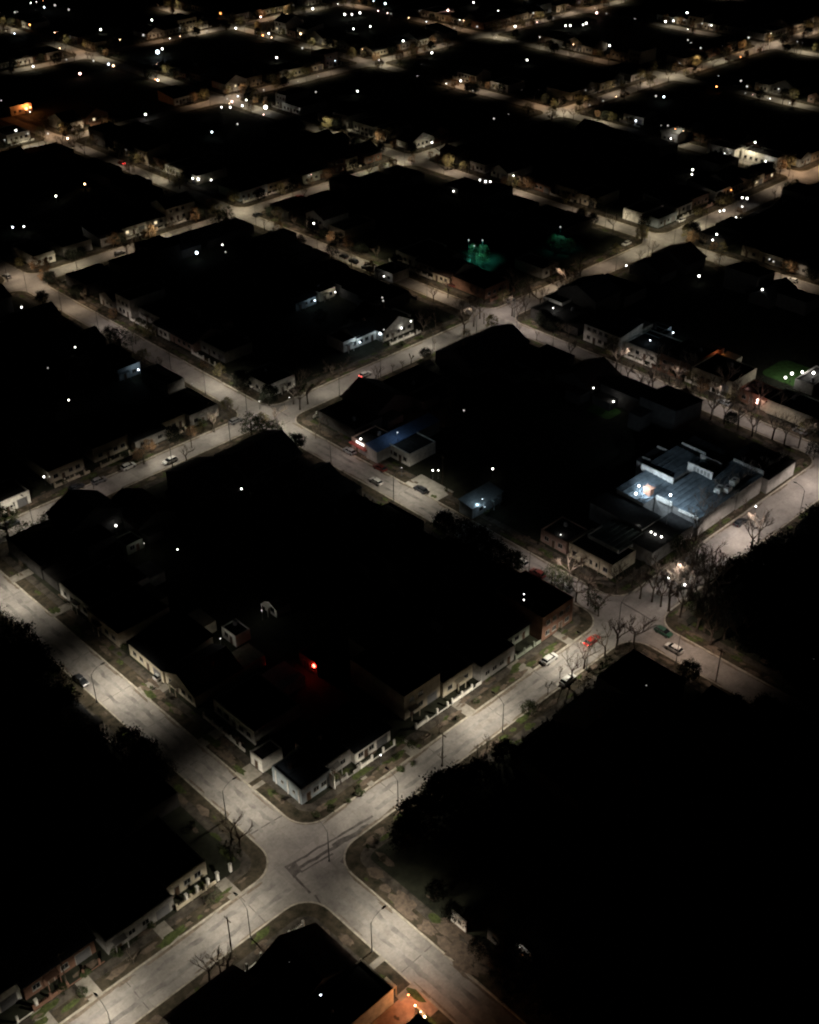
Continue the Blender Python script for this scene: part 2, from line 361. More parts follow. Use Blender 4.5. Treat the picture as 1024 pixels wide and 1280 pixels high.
for loc, rz, s, tint in plist:
    c = cell_of(loc[0], loc[1] if True else 0) or min(CELLS, key=lambda c: (sum(CELLS[c][:2])/2-loc[0])**2 + (sum(CELLS[c][2:])/2-loc[1])**2)
    side = 'upper-right kerb' if rz else 'upper-left kerb'
    key = (c, side); cnt[key] = cnt.get(key, 0) + 1
    t = thing('street_lamp', 'curved-arm street lamp, %s one on the %s of the %s' % (nth(cnt[key]-1), side, bname(c)), 'street lamp', loc, rz, 'street lamps along the kerbs')
    ob('pole', LM[0], t); ob('arm', LM[1], t); h = ob('lamp_head', LM[2], t); ob('lens', LM[3], h)
    L = street_light(s, tint, dist(loc[0], loc[1]) > 420); lo = bpy.data.objects.new('luminaire', L); COL.objects.link(lo); lo.parent = t; lo.location = (0, 2.95, 8.6)
    lamps_at.append((loc[0], loc[1], s))

# ------------------------------------------------------------------ houses
def win_mesh(name, wd, ht, glass=M_GLASS):
    m = MB(); f = .07
    m.box(-wd/2, wd/2, -.05, .02, -ht/2, -ht/2+f); m.box(-wd/2, wd/2, -.05, .02, ht/2-f, ht/2)
    m.box(-wd/2, -wd/2+f, -.05, .02, -ht/2+f, ht/2-f); m.box(wd/2-f, wd/2, -.05, .02, -ht/2+f, ht/2-f); m.box(-.025, .025, -.045, .02, -ht/2+f, ht/2-f)
    m.box(-wd/2-.1, wd/2+.1, -.14, .02, -ht/2-.09, -ht/2-.002)
    m.add([(-wd/2+f,-.02,-ht/2+f),(wd/2-f,-.02,-ht/2+f),(wd/2-f,-.02,ht/2-f),(-wd/2+f,-.02,ht/2-f)], [(0,1,2,3)], 1)
    return m.mesh(name, [M_FRAME, glass])
def door_mesh(wd, ht, mt):
    m = MB(); m.box(-wd/2-.1, -wd/2, -.07, .02, 0, ht+.1); m.box(wd/2, wd/2+.1, -.07, .02, 0, ht+.1); m.box(-wd/2, wd/2, -.07, .02, ht, ht+.1)
    n = max(2, int(ht/.45))
    for k in range(n): m.box(-wd/2, wd/2, -.05, .01, k*ht/n+.012, (k+1)*ht/n-.012, 1)
    m.box(wd/2-.2, wd/2-.12, -.11, -.05, ht*.45, ht*.45+.1)
    return m.mesh('door', [M_FRAME, mt])
W_STD, W_WIDE, W_SMALL = win_mesh('window', 1.4, 1.25), win_mesh('window', 2.2, 1.3), win_mesh('window', .8, .8)
W_LIT = win_mesh('window', 1.4, 1.25, glow('lit_window', (1, .8, .5), 1.2))
D_STD, D_GATE = door_mesh(.95, 2.1, M_DOOR), door_mesh(2.7, 2.3, M_GATE)
tk = MB(); tk.lathe([(.1,0),(.5,0),(.55,.1),(.55,1.0),(.42,1.2),(.15,1.28)], 12); TANK = tk.mesh('water_tank', M_TANK, True)
SIDES = {'B': 0.0, 'L': -PI/2, 'R': PI/2, 'T': PI}
FOOT = []
def house(label, loc, rz, wd, dp, h, roof='flat', wall='grey', group=None, detail=2, fence=None, gate=None, seed=0, lit=False, nwin=None, roofmat=None, name='house', cat='house', side_win=False, annex=True):
    r = random.Random(seed)
    c0, s0 = math.cos(rz), math.sin(rz); xs = [loc[0] + x*c0 - y*s0 for x, y in ((-wd/2, 0), (wd/2, dp))]; ys = [loc[1] + x*s0 + y*c0 for x, y in ((-wd/2, 0), (wd/2, dp))]
    FOOT.append((min(xs), max(xs), min(ys), max(ys), h + (.4 if roof == 'flat' else min(wd, dp)*.2)))
    t = thing(name, label, cat, loc, rz, group)
    m = MB(); th = .2
    if roof == 'flat':
        p = .35
        m.box(-wd/2, wd/2, 0, th, 0, h+p); m.box(-wd/2, wd/2, dp-th, dp, 0, h+p)
        m.box(-wd/2, -wd/2+th, th, dp-th, 0, h+p); m.box(wd/2-th, wd/2, th, dp-th, 0, h+p)
        m.box(-wd/2-.06, wd/2+.06, -.06, th+.05, h+p+.001, h+p+.09)
        q = MB(); q.box(-wd/2+th+.003, wd/2-th-.003, th+.003, dp-th-.003, h-.15, h)
        q.box(-wd/2+th+.1, wd/2-th-.1, dp*.55, dp*.55+.12, h+.001, h+.1)
    elif roof == 'shed':
        h2 = h + dp*.13
        m.add([(-wd/2,0,0),(wd/2,0,0),(wd/2,dp,0),(-wd/2,dp,0),(-wd/2,0,h),(wd/2,0,h),(wd/2,dp,h2),(-wd/2,dp,h2)], [(4,5,6,7),(0,1,5,4),(1,2,6,5),(2,3,7,6),(3,0,4,7)])
        q = MB(); o = .35
        for k in range(int(wd/.9)+1):
            x = -wd/2 + k*.9
            if x < wd/2: q.add([(x-.06,-o,h+.02),(x+.06,-o,h+.02),(x+.06,dp+o,h2+.16),(x-.06,dp+o,h2+.16)], [(0,1,2,3)])
        s_ = (h2-h)/dp
        vs = [(-wd/2-o,-o,h-o*s_+.01),(wd/2+o,-o,h-o*s_+.01),(wd/2+o,dp+o,h2+o*s_+.01),(-wd/2-o,dp+o,h2+o*s_+.01)]
        q.add(vs + [(x,y,z+.08) for x,y,z in vs], [(3,2,1,0),(4,5,6,7),(0,1,5,4),(1,2,6,5),(2,3,7,6),(3,0,4,7)])
    else:   # gable, ridge along x, or across with the gable to the street
        q = MB(); o = .4
        if roof == 'gable':
            rg = h + dp*.22
            m.add([(-wd/2,0,0),(wd/2,0,0),(wd/2,dp,0),(-wd/2,dp,0),(-wd/2,0,h),(wd/2,0,h),(wd/2,dp,h),(-wd/2,dp,h),(-wd/2,dp/2,rg),(wd/2,dp/2,rg)], [(0,1,5,4),(1,2,6,9,5),(2,3,7,6),(3,0,4,8,7)])
            for y, sg in ((-o, 1), (dp+o, -1)):
                zz = h - o*.44
                a = [(-wd/2-o,y,zz),(wd/2+o,y,zz),(wd/2+o,dp/2,rg),(-wd/2-o,dp/2,rg)]
                q.add([(x,yy,z+.02) for x,yy,z in a] + [(x,yy,z+.14) for x,yy,z in a], [(3,2,1,0),(4,5,6,7),(0,1,5,4),(1,2,6,5),(2,3,7,6),(3,0,4,7)] if sg > 0 else [(0,1,2,3),(7,6,5,4),(4,5,1,0),(5,6,2,1),(6,7,3,2),(7,4,0,3)])
        else:
            rg = h + wd*.24
            m.add([(-wd/2,0,0),(wd/2,0,0),(wd/2,dp,0),(-wd/2,dp,0),(-wd/2,0,h),(wd/2,0,h),(wd/2,dp,h),(-wd/2,dp,h),(0,0,rg),(0,dp,rg)], [(0,1,5,8,4),(1,2,6,5),(2,3,7,9,6),(3,0,4,7)])
            for x, sg in ((-wd/2-o, 1), (wd/2+o, -1)):
                zz = h - o*.48
                a = [(x,dp+o,zz),(x,-o,zz),(0,-o,rg),(0,dp+o,rg)]
                q.add([(xx,yy,z+.02) for xx,yy,z in a] + [(xx,yy,z+.14) for xx,yy,z in a], [(3,2,1,0),(4,5,6,7),(0,1,5,4),(1,2,6,5),(2,3,7,6),(3,0,4,7)] if sg > 0 else [(0,1,2,3),(7,6,5,4),(4,5,1,0),(5,6,2,1),(6,7,3,2),(7,4,0,3)])
    if annex and detail > 1:
        aw = wd*r.uniform(.35, .6); ax = r.choice((-1, 1))*(wd-aw)/2*.9
        m.box(ax-aw/2, ax+aw/2, dp+.002, dp+r.uniform(3, 7), 0, h*r.uniform(.7, .9))
    ob('wall', m.mesh('wall', WALLS[wall]), t)
    rm = roofmat or ROOFS['felt' if roof == 'flat' else 'metal' if roof == 'shed' else r.choice(('tile', 'metal'))]
    rf = ob('roof', q.mesh('roof', rm), t)
    if detail > 1 and roof == 'flat' and r.random() < .5: ob('water_tank', TANK, rf, (r.uniform(-wd*.3, wd*.3), dp*.7, h+.001))
    if detail > 1 and roof in ('gable', 'front_gable') and r.random() < .5:
        cm = MB(); cm.box(-.3, .3, -.3, .3, -.6, 1.1); cm.box(-.36, .36, -.36, .36, 1.101, 1.2); ob('chimney', cm.mesh('chimney', WALLS['brick']), rf, (wd*.18, dp*.5 if roof == 'gable' else dp*.6, rg-.2 if roof == 'gable' else rg-.9))
    hasgate = wd > 9.5 and r.random() < .5 if gate is None else gate
    n = nwin if nwin is not None else max(1, int((wd - (3.6 if hasgate else 0) - 1.6)//2.9))
    x0 = -wd/2 + .8; x1 = wd/2 - .8
    if hasgate: ob('garage_door', D_GATE, t, (x1-1.5, 0, 0)); x1 -= 3.6
    slots = n + 1; stp = (x1-x0)/slots; di = r.randrange(slots)
    for fl in range(2 if h > 5 else 1):
        for k in range(slots):
            x = x0 + stp*(k+.5)
            if fl == 0 and k == di: ob('door', D_STD, t, (x, 0, 0))
            else:
                wm = W_LIT if (lit and k == (di+1) % slots and fl == 0) else W_WIDE if (stp > 3.3 and r.random() < .6) else W_STD
                ob('window', wm, t, (x, 0, 1.62 + fl*2.9))
    if fence:
        f = MB(); y = -fence
        f.box(-wd/2, wd/2, y-.1, y+.1, -.05, .06); f.box(-wd/2, x1-2.2, y-.08, y+.08, .0, .75)
        if not hasgate: f.box(x1-.9, wd/2, y-.08, y+.08, 0, .75)
        for k in range(int(wd/3)+1): f.box(-wd/2+k*3-.17, -wd/2+k*3+.17, y-.17, y+.17, 0, 1.5)
        for k in range(int((x1-2.2+wd/2)/.35)):
            xx = -wd/2+.2+k*.35; f.box(xx-.02, xx+.02, y-.02, y+.02, .751, 1.3)
        ob('front_fence', f.mesh('front_fence', WALLS['white' if r.random() < .5 else wall]), t)
    if detail > 1 and r.random() < .45:
        c = MB(); c.box(-1.2, 1.2, -1.3, .0, 2.5, 2.62); c.box(-1.15, -1.03, -1.25, -1.13, 0, 2.5); c.box(1.03, 1.15, -1.25, -1.13, 0, 2.5)
        ob('porch', c.mesh('porch', WALLS[wall]), t, (x0 + stp*(di+.5), -.003, 0))
    return t
RESERVED = [(210, 238, 152, 176), (246, 264, 138, 160), (97, 176, 2, 37), (97, 116, 37, 66), (97, 112, 62, 96), (100, 122, 130, 150), (0, 31, 2, 24), (-30, -4, -52, -30), (2.6, 34, -90, -3), (77, 96, 155, 172), (8, 26, 132, 146), (97, 118, -14, -5), (125, 150, 130, 145)]
def reserved(u, v, r=5):
    return any(a-r < u < b+r and c-r < v < d+r for a, b, c, d in RESERVED)
SIDE_NAME = {'B': 'lower-right edge', 'L': 'lower-left edge', 'R': 'upper-right edge', 'T': 'upper-left edge'}
ROOFWORD = {'flat': 'flat-roofed', 'shed': 'lean-to-roofed', 'gable': 'gabled', 'front_gable': 'gable-fronted'}
n_house = 0
NEAR = {(0,0),(1,0),(-1,0),(-1,-1),(0,-1),(0,1),(1,1)}
cand = []
for c, (x0, x1, y0, y1) in CELLS.items():
    near = c in NEAR
    for sd in 'BLTR':
        r = random.Random(hash((c[0]*31+c[1]*7, ord(sd))) & 0xffff)
        Ln = (x1-x0) if sd in 'BT' else (y1-y0)
        p = 5.5 if sd in 'BT' else 24; end = Ln - (5.5 if sd in 'BT' else 24)
        while p < end - 7:
            wd = min(r.uniform(8, 15), end-p); dp = r.uniform(10, 17); gap = r.choice((0, 0, 0, 1.0, 3.5)) ; skip = r.random() < .1
            mid = p + wd/2; p += wd + gap
            sb = r.choice((4.9, 5.2, 5.6, 7.6, 8.4)); wd2 = wd - .12
            two = r.random() < .12
            h = r.uniform(3.0, 3.8) if not two else r.uniform(5.8, 6.4)
            roof = r.choices(('flat', 'shed', 'gable', 'front_gable'), (.55, .15, .15, .15))[0]
            wall = r.choices(list(WALLS), (.25, .15, .2, .12, .08, .1, .0, .05, .05))[0]
            if sd in 'TR': wall = 'dark_grey'  # shade put into the wall colour so house backs stay unlit
            lit = r.random() < .08; sdn = r.randrange(10**6)
            if skip: continue
            if sd == 'B': u, v = x0+mid, y0+sb
            elif sd == 'T': u, v = x0+mid, y1-sb
            elif sd == 'L': u, v = x0+sb, y0+mid
            else: u, v = x1-sb, y0+mid
            if not inframe(u, v, 50): continue
            if reserved(u, v) : continue
            dl = min(math.hypot(u-a, v-b) for a, b, s in lamps_at)
            D = dist(u, v)
            if not near and (dl > 24 or (sd in 'TR' and D > 620)): continue
            if near and dl > 48: continue
            if near and sd in 'TR' and dl > 34: continue
            score = D + dl*3 + (60 if sd in 'TR' else 0)
            cand.append((score, c, sd, mid, u, v, wd2, dp, h, roof, wall, lit, sdn, sb, D))
cand.sort(key=lambda q: q[0]); far_c = cand[275:]; cand = cand[:275]
cand.sort(key=lambda q: (q[1], q[2], q[3])); seq = {}
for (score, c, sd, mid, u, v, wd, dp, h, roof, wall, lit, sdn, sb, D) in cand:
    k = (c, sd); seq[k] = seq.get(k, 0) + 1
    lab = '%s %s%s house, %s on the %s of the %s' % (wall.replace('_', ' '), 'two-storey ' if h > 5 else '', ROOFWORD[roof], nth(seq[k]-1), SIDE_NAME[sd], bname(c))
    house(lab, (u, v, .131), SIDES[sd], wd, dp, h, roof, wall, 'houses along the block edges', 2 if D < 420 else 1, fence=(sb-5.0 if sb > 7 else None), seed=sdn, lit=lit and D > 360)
n_house = len(cand)
# the many small houses beyond them, read as one mass far off
fm = MB()
for (score, c, sd, mid, u, v, wd, dp, h, roof, wall, lit, sdn, sb, D) in far_c:
    T = Matrix.Translation((u, v, .13)) @ Matrix.Rotation(SIDES[sd], 4, 'Z')
    fm.box(-wd/2, wd/2, 0, dp, 0, h, list(WALLS).index(wall), T)
    fm.add([(-wd/2-.3,-.3,h-.05),(wd/2+.3,-.3,h-.05),(wd/2+.3,dp/2,h+1.6),(-wd/2-.3,dp/2,h+1.6),(wd/2+.3,dp+.3,h-.05),(-wd/2-.3,dp+.3,h-.05)], [(0,1,2,3),(3,2,4,5)], len(WALLS), T)
    for k in range(int(wd/3)):
        x = -wd/2 + 1.5 + k*3; fm.box(x-.6, x+.6, -.04, .0, .9 if k % 3 else 0, 2.1, len(WALLS)+1, T)
if far_c:
    o = ob('distant_houses', fm.mesh('distant_houses', list(WALLS.values()) + [ROOFS['tile'], M_GLASS])); o['kind'] = 'stuff'; o['label'] = 'distant low houses between far street lights'; o['category'] = 'houses'
print('houses', n_house, len(far_c))
#--PART2--
# ------------------------------------------------------------------ trees
def bare_tree(seed, h, pollard=False, spread=1.0):
    r = random.Random(seed); tm, cm = MB(), MB()
    th = h*(.42 if pollard else .34)
    lean = Vector((r.uniform(-.06, .06), r.uniform(-.06, .06), 1))
    tm.tube([(0,0,-.1), lean*.25, lean*(th*.5), lean*th], [h*.032, h*.024, h*.021, h*.019], 8)
    base = lean*th
    def grow(p, d, L, rad, lev):
        pts = [p]; rs = [rad]; q = p.copy(); dd = d.copy(); n = 3
        for k in range(n):
            dd = (dd + Vector((r.uniform(-.28, .28), r.uniform(-.28, .28), r.uniform(-.05, .22)))).normalized()
            q = q + dd*L/n; pts.append(q.copy()); rs.append(rad*(1-.22*(k+1)))
        cm.tube(pts, rs, 5 if lev < 2 else 3)
        if lev >= (2 if pollard else 3): return
        for k in range(r.choice((2, 3, 3)) + (1 if lev == 0 else 0)):
            t = r.uniform(.45, 1.0); i = min(n-1, int(t*n)); pp = pts[i].lerp(pts[i+1], t*n-i)
            a = r.uniform(0, 2*PI); nd = (dd + Vector((math.cos(a), math.sin(a), r.uniform(.0, .5)))*r.uniform(.55, .95)).normalized()
            grow(pp, nd, L*r.uniform(.5, .72), rad*.62, lev+1)
    nb = r.choice((3, 4, 4, 5))
    for k in range(nb):
        a = 2*PI*k/nb + r.uniform(-.4, .4); d = Vector((math.cos(a)*.75*spread, math.sin(a)*.75*spread, r.uniform(.6, 1.1))).normalized()
        grow(base*r.uniform(.88, 1.0), d, h*(.24 if pollard else .34)*r.uniform(.8, 1.2), h*.0165, 0)
    if pollard:
        for k in range(nb): pass
    return tm.mesh('trunk', M_BARK), cm.mesh('crown', M_TWIG)
def leafy_tree(seed, h, rad, mt, n=52, cone=False, leaf=.42):
    r = random.Random(seed); tm, cm = MB(), MB()
    tm.tube([(0,0,-.1), (0,0,.3), (r.uniform(-.2,.2), r.uniform(-.2,.2), h*.5), (0,0,h*.82)], [h*.045, h*.032, h*.024, h*.008], 7)
    for k in range(4):
        a = r.uniform(0, 2*PI); z = h*r.uniform(.3, .5); tm.tube([(0,0,z), (math.cos(a)*rad*.4, math.sin(a)*rad*.4, z+h*.14), (math.cos(a)*rad*.75, math.sin(a)*rad*.75, z+h*.2)], [h*.014, h*.009, h*.003], 5)
    for k in range(n):
        a = r.uniform(0, 2*PI); t = r.random(); z = h*(.26 + .7*t)
        env = math.sqrt(max(.05, 1-((t-.42)/.62)**2)) if not cone else (1.05-t)
        rr_ = rad*env*math.sqrt(r.uniform(.12, 1))*r.uniform(.85, 1.12)
        c = Vector((math.cos(a)*rr_, math.sin(a)*rr_, z)); cr = rad*r.uniform(.2, .36)
        for q in range(26):
            d = Vector((r.gauss(0, 1), r.gauss(0, 1), r.gauss(0, .8))); p = c + d*cr*.5
            x = Vector((r.gauss(0, 1), r.gauss(0, 1), r.gauss(0, .6))).normalized(); y = x.orthogonal().normalized()
            sz = leaf*r.uniform(.5, 1.2)
            cm.add([tuple(p - x*sz*.5), tuple(p + y*sz*.28), tuple(p + x*sz*.5), tuple(p - y*sz*.28)], [(0,1,2,3)])
    return tm.mesh('trunk', M_BARK), cm.mesh('crown', mt)
POLL = [bare_tree(100+k, 4.6, True) for k in range(4)]
BARE = [bare_tree(200+k, 8.0) for k in range(5)]
LEAFY = [leafy_tree(300+k, 7.5, 3.2, M_LEAF) for k in range(4)]
M_SHADELEAF = mat('shade_black_leaves', (.006, .008, .004), .9, .5, 2)  # shade put into the leaf colour so crowns near lamps stay black
DENSE = [leafy_tree(700+k, 8.2, 3.9, M_SHADELEAF, 120, leaf=.55) for k in range(4)]
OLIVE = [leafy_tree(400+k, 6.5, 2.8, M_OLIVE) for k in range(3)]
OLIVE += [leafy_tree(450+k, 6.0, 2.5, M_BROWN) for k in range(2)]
ROUND = leafy_tree(500, 3.1, 1.75, M_LEAF, 60, leaf=.3)
BUSH = [leafy_tree(600+k, 1.5, .9, M_LEAF, 22, leaf=.25) for k in range(2)]
GRP = {}
def tree(kind, u, v, label, sc_=1.0, group=None, name=None, cat='tree'):
    tm, cm = kind; t = thing(name or 'tree', label, cat, (u, v, .1), rnd.uniform(0, 6.28), group)
    s3 = (sc_, sc_, sc_*rnd.uniform(.92, 1.08))
    a = ob('trunk', tm, t); b = ob('crown', cm, t); t.scale = s3
    return t
tcount = {}
def where(u, v):
    c = cell_of(u, v)
    if c is None: c = min(CELLS, key=lambda c: (sum(CELLS[c][:2])/2-u)**2 + (sum(CELLS[c][2:])/2-v)**2)
    x0, x1, y0, y1 = CELLS[c]
    ds = {'lower-left edge': abs(u-x0), 'upper-right edge': abs(x1-u), 'lower-right edge': abs(v-y0), 'upper-left edge': abs(y1-v)}
    e = min(ds, key=ds.get)
    return c, (e if ds[e] < 9 else 'middle')
def auto(word, u, v):
    c, e = where(u, v); k = (word, c, e); tcount[k] = tcount.get(k, 0) + 1
    return '%s, %s on the %s of the %s' % (word, nth(tcount[k]-1), e, bname(c))
# pruned winter street trees, foot of each trunk as seen in the photograph
for px, py, s in [(685,868,1),(609,936,1.1),(597,944,1),(503,463,1),(514,456,1.1),(491,466,.9),(473,473,.9),(543,437,1),(649,418,1),(605,405,1.1),(740,808,.9),(700,848,.9),(553,956,.9),(671,425,1),(628,424,.8),(395,548,1),(360,556,1.1),(428,598,.8),(770,448,1),(1012,568,1.1),(700,742,1.1),(690,730,.9)]:
    u, v = un(px, py); tree(rnd.choice(POLL), u, v, auto('stubby pruned street tree', u, v), s*.95, 'pruned street trees', 'street_tree')
for px, py, s in [(784,478,1),(800,486,1),(815,490,1.15),(835,500,1.1),(852,508,1),(868,516,.9),(905,530,1.1),(940,546,1),(965,550,1.2),(820,470,1.2),(832,474,1),(846,480,1),(862,470,1),(875,492,.9),(893,497,1),(920,505,1),(580,418,1.15),(578,400,1),(935,515,.9),
                  (712,730,1.1),(735,742,1),(748,770,.9),(792,806,1),(770,812,1.1),(756,822,1),(730,836,.9),(715,850,.9),(836,764,1.4),(862,752,1.3),(850,772,1.2),(862,742,1.75),(880,752,1.6),(850,732,1.5),(895,748,1.4),(815,752,1.1),(872,768,1.3),(895,785,1.3),(846,745,1.3),(800,748,1.0),(770,742,1.0),(720,752,1.0),(870,790,1.1),(640,372,1.2),(600,398,1.1),(592,408,1.1),(655,382,1.1),(708,362,1.1),(725,350,1),(545,412,1),(530,420,1.0),(770,462,1.2),(888,525,1.2),(922,538,1.2),(980,556,1.1),(998,560,1.1),(850,480,1.2),(905,492,1.2),(948,512,1.1),(975,520,1.1),(838,742,1.2),(826,758,1.0),(880,790,1.1),(888,806,1.2),(905,800,1),(890,775,1.1),(920,812,1.1),(948,676,1.1),(938,690,1.2),(820,728,1),(790,735,.8),
                  (268,540,1),(376,490,1),(385,505,1.1),(367,505,1),(375,512,1.1),(345,530,.8),(300,1062,.9),(290,1050,.8),(262,1226,.75),(276,1216,.7),(285,1208,.5),(895,650,1.1),(880,660,1.2),(870,676,1.2),(905,640,1),(915,625,1),(935,612,1.1),(955,600,1),(865,690,1.1),(640,395,.9),(675,385,1),(700,370,1),(715,355,.8),(662,372,.9),(560,372,.9),(690,345,.8)]:
    u, v = un(px, py); tree(rnd.choice(BARE), u, v, auto('leafless branching tree', u, v), s*1.12, 'leafless street trees', 'bare_tree')
def place_leafy(lst, kind, word, grp):
    for px, py, s in lst:
        u, v = un(px, py); tree(rnd.choice(kind), u, v, auto(word, u, v), s, grp, 'leafy_tree')
place_leafy([(735,757,.7),(744,765,.6),(690,730,.7),(703,742,.7),(850,700,.8),(845,690,.7),(870,710,.9),(10,670,1.1),(275,290,1.2),(285,280,1.0),(470,168,1.0),(870,770,.8),(910,770,.9),(785,830,.8),(760,850,.8),(730,870,.7),(290,1078,.7),(268,1130,.5),(180,580,.7),(170,430,.6),(345,545,.7),(315,548,1.0),(335,556,1.0),(40,690,1.1),(65,670,.9),(90,655,.9)], LEAFY, 'dark leafy tree', 'dark leafy trees')
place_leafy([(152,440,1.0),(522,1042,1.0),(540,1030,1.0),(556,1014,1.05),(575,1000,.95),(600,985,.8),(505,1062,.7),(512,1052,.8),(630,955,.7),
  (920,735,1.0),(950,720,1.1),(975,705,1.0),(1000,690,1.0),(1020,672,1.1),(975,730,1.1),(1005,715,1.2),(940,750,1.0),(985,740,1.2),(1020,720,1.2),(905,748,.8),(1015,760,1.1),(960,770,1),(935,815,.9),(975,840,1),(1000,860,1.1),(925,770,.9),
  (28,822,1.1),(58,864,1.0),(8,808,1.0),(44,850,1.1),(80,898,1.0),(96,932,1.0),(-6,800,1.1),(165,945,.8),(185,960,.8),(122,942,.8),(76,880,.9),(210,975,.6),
  (556,668,.75),(577,680,.85),(598,694,.9),(618,705,.8),(640,716,.7),(565,1150,.45),(590,1160,.5),(600,1195,.5),(635,1200,.6),(660,1225,.7),(690,1245,.8),(545,1125,.5),(640,1250,.6),(670,1265,.7),(710,1275,.8),(625,1225,.55),(860,850,.6),(915,900,.7),(955,905,.8),(985,925,.9)], DENSE, 'dense black tree', 'dense black trees')  # the mid-block kerb trees are added to keep that street stretch black
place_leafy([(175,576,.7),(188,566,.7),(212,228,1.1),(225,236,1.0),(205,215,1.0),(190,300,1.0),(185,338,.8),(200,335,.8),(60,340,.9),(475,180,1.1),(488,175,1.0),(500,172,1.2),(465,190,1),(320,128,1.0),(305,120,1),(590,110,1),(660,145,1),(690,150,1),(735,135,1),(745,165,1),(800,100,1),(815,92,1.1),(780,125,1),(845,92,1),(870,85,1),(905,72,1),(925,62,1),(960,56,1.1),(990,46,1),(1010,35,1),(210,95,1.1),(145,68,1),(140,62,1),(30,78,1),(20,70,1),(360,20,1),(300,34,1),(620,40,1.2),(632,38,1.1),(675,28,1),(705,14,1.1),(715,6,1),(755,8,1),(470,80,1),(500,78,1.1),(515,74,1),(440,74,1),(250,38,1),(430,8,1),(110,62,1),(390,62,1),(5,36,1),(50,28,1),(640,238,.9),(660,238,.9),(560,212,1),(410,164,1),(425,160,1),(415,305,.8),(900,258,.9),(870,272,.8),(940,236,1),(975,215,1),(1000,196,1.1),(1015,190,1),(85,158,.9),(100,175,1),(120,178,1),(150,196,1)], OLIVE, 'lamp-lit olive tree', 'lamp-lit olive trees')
u, v = un(661, 893); tree(ROUND, u, v, 'round clipped tree standing alone by the kerb below the red-lamp block', 1.0, None, 'clipped_tree')
for px, py in [(240,1035),(395,1022),(415,1015),(436,1003),(450,995),(352,1000),(342,992),(500,965),(515,958),(210,872),(190,862),(470,1050),(460,1060),(478,1078),(155,578),(265,530)]:
    u, v = un(px, py); tree(rnd.choice(BUSH), u, v, auto('small dark bush', u, v), rnd.uniform(.5, 1.1), 'verge bushes', 'bush', 'bush')
# dark yard trees behind the houses of the near blocks
for k in range(70):
    c = rnd.choice(sorted(NEAR)); x0, x1, y0, y1 = CELLS[c]
    u, v = rnd.uniform(x0+22, x1-22), rnd.uniform(y0+22, y1-22)
    if not inframe(u, v, 0) or reserved(u, v): continue
    tree(rnd.choice(LEAFY), u, v, 'unlit leafy tree in the dark yards behind the houses', rnd.uniform(.5, .8), 'unlit yard trees', 'yard_tree')

# ------------------------------------------------------------------ poles
um = MB(); um.tube([(0,0,-.1),(0,0,4),(0,0,9)], [.14,.12,.09], 8)
ua = MB(); ua.box(-.9, .9, -.06, .06, 8.3, 8.42); [ua.lathe([(.04, 0), (.06, .06), (.03, .14)], 6, 0, Matrix.Translation((x, 0, 8.421))) for x in (-.8, -.3, .3, .8)]
UM, UA = um.mesh('pole', M_WOOD), ua.mesh('crossarm', M_WOOD)
for px, py, lab in [(290,1190,'plain wooden utility pole on the kerb of the bottom corner block'),(553,606,'utility pole beside the pale concrete forecourt of the hall-roof block'),(895,852,'utility pole past the dark green and white cars beyond the right crossing'),(240,560,'utility pole on the kerb of the left-hand block'),(553,958,'utility pole on the dark stretch below the red-lamp block'),(278,478,'utility pole across from the white corner house'),(85,1235,'utility pole before the row of houses at lower left')]:
    u, v = un(px, py); t = thing('utility_pole', lab, 'utility pole', (u, v, .1), PI/2 if abs(v % 131) > 20 else 0, 'utility poles'); ob('pole', UM, t); ob('crossarm', UA, t)

# bare soil, dust and greener patches that break up the verges, pavements and kerb lines of the near blocks
def blob(mbx, u, v, a, b, z, rot):
    n = 11; p = []
    for k in range(n):
        t = 2*PI*k/n; q = rnd.uniform(.55, 1.15); x, y = a*q*math.cos(t), b*q*math.sin(t)
        p.append((u + x*math.cos(rot) - y*math.sin(rot), v + x*math.sin(rot) + y*math.cos(rot), z))
    mbx.add(p, [tuple(range(n))])
soil, green_, dust = MB(), MB(), MB(); zc = 0
for c in sorted(CELLS):
    if c not in NEAR and c not in ((1,-1),(2,0),(2,1)): continue
    x0, x1, y0, y1 = CELLS[c]
    for k in range(190):
        sd = rnd.choice('BLTRBL'); along = sd in 'BT'
        t = rnd.uniform(5, (x1-x0 if along else y1-y0)-5); off = rnd.choice((rnd.uniform(1.0, 2.4), rnd.uniform(2.2, 6.5)))
        u, v = (x0+t, y0+off if sd == 'B' else y1-off) if along else (x0+off if sd == 'L' else x1-off, y0+t)
        if not inframe(u, v, 0): continue
        zc += 1
        L_ = rnd.uniform(.5, 2.6); W_ = min(L_*rnd.uniform(.3, .6), .85)
        blob(soil if rnd.random() < .62 else green_, u, v, L_, W_, .1445 + (zc % 400)*2e-5, 0 if along else PI/2)
        if k % 2 == 0:
            off = -rnd.uniform(.1, .5)
            u, v = (x0+t, y0+off if sd == 'B' else y1-off) if along else (x0+off if sd == 'L' else x1-off, y0+t)
            blob(dust, u, v, rnd.uniform(1, 4), rnd.uniform(.12, .4), .016 + (zc % 400)*2e-5, 0 if along else PI/2)
for k in range(26):
    u, v = rnd.uniform(3.2, 8), rnd.uniform(-52, -9.5); blob(soil, u, v, rnd.uniform(1, 3), rnd.uniform(.6, 1.6), .155 + k*2e-4, PI/2)
struct('bare_soil', soil.mesh('bare_soil', mat('bare_soil', (.1, .078, .06), .95, .4, 1.2, bump=.4)))
struct('grass_patch', green_.mesh('grass_patch', mat('green_grass_patch', (.045, .058, .018), .95, .5, 1.5, bump=.4)))
struct('road_dust', dust.mesh('road_dust', mat('road_dust', (.12, .1, .08), .95, .4, 1.2)))
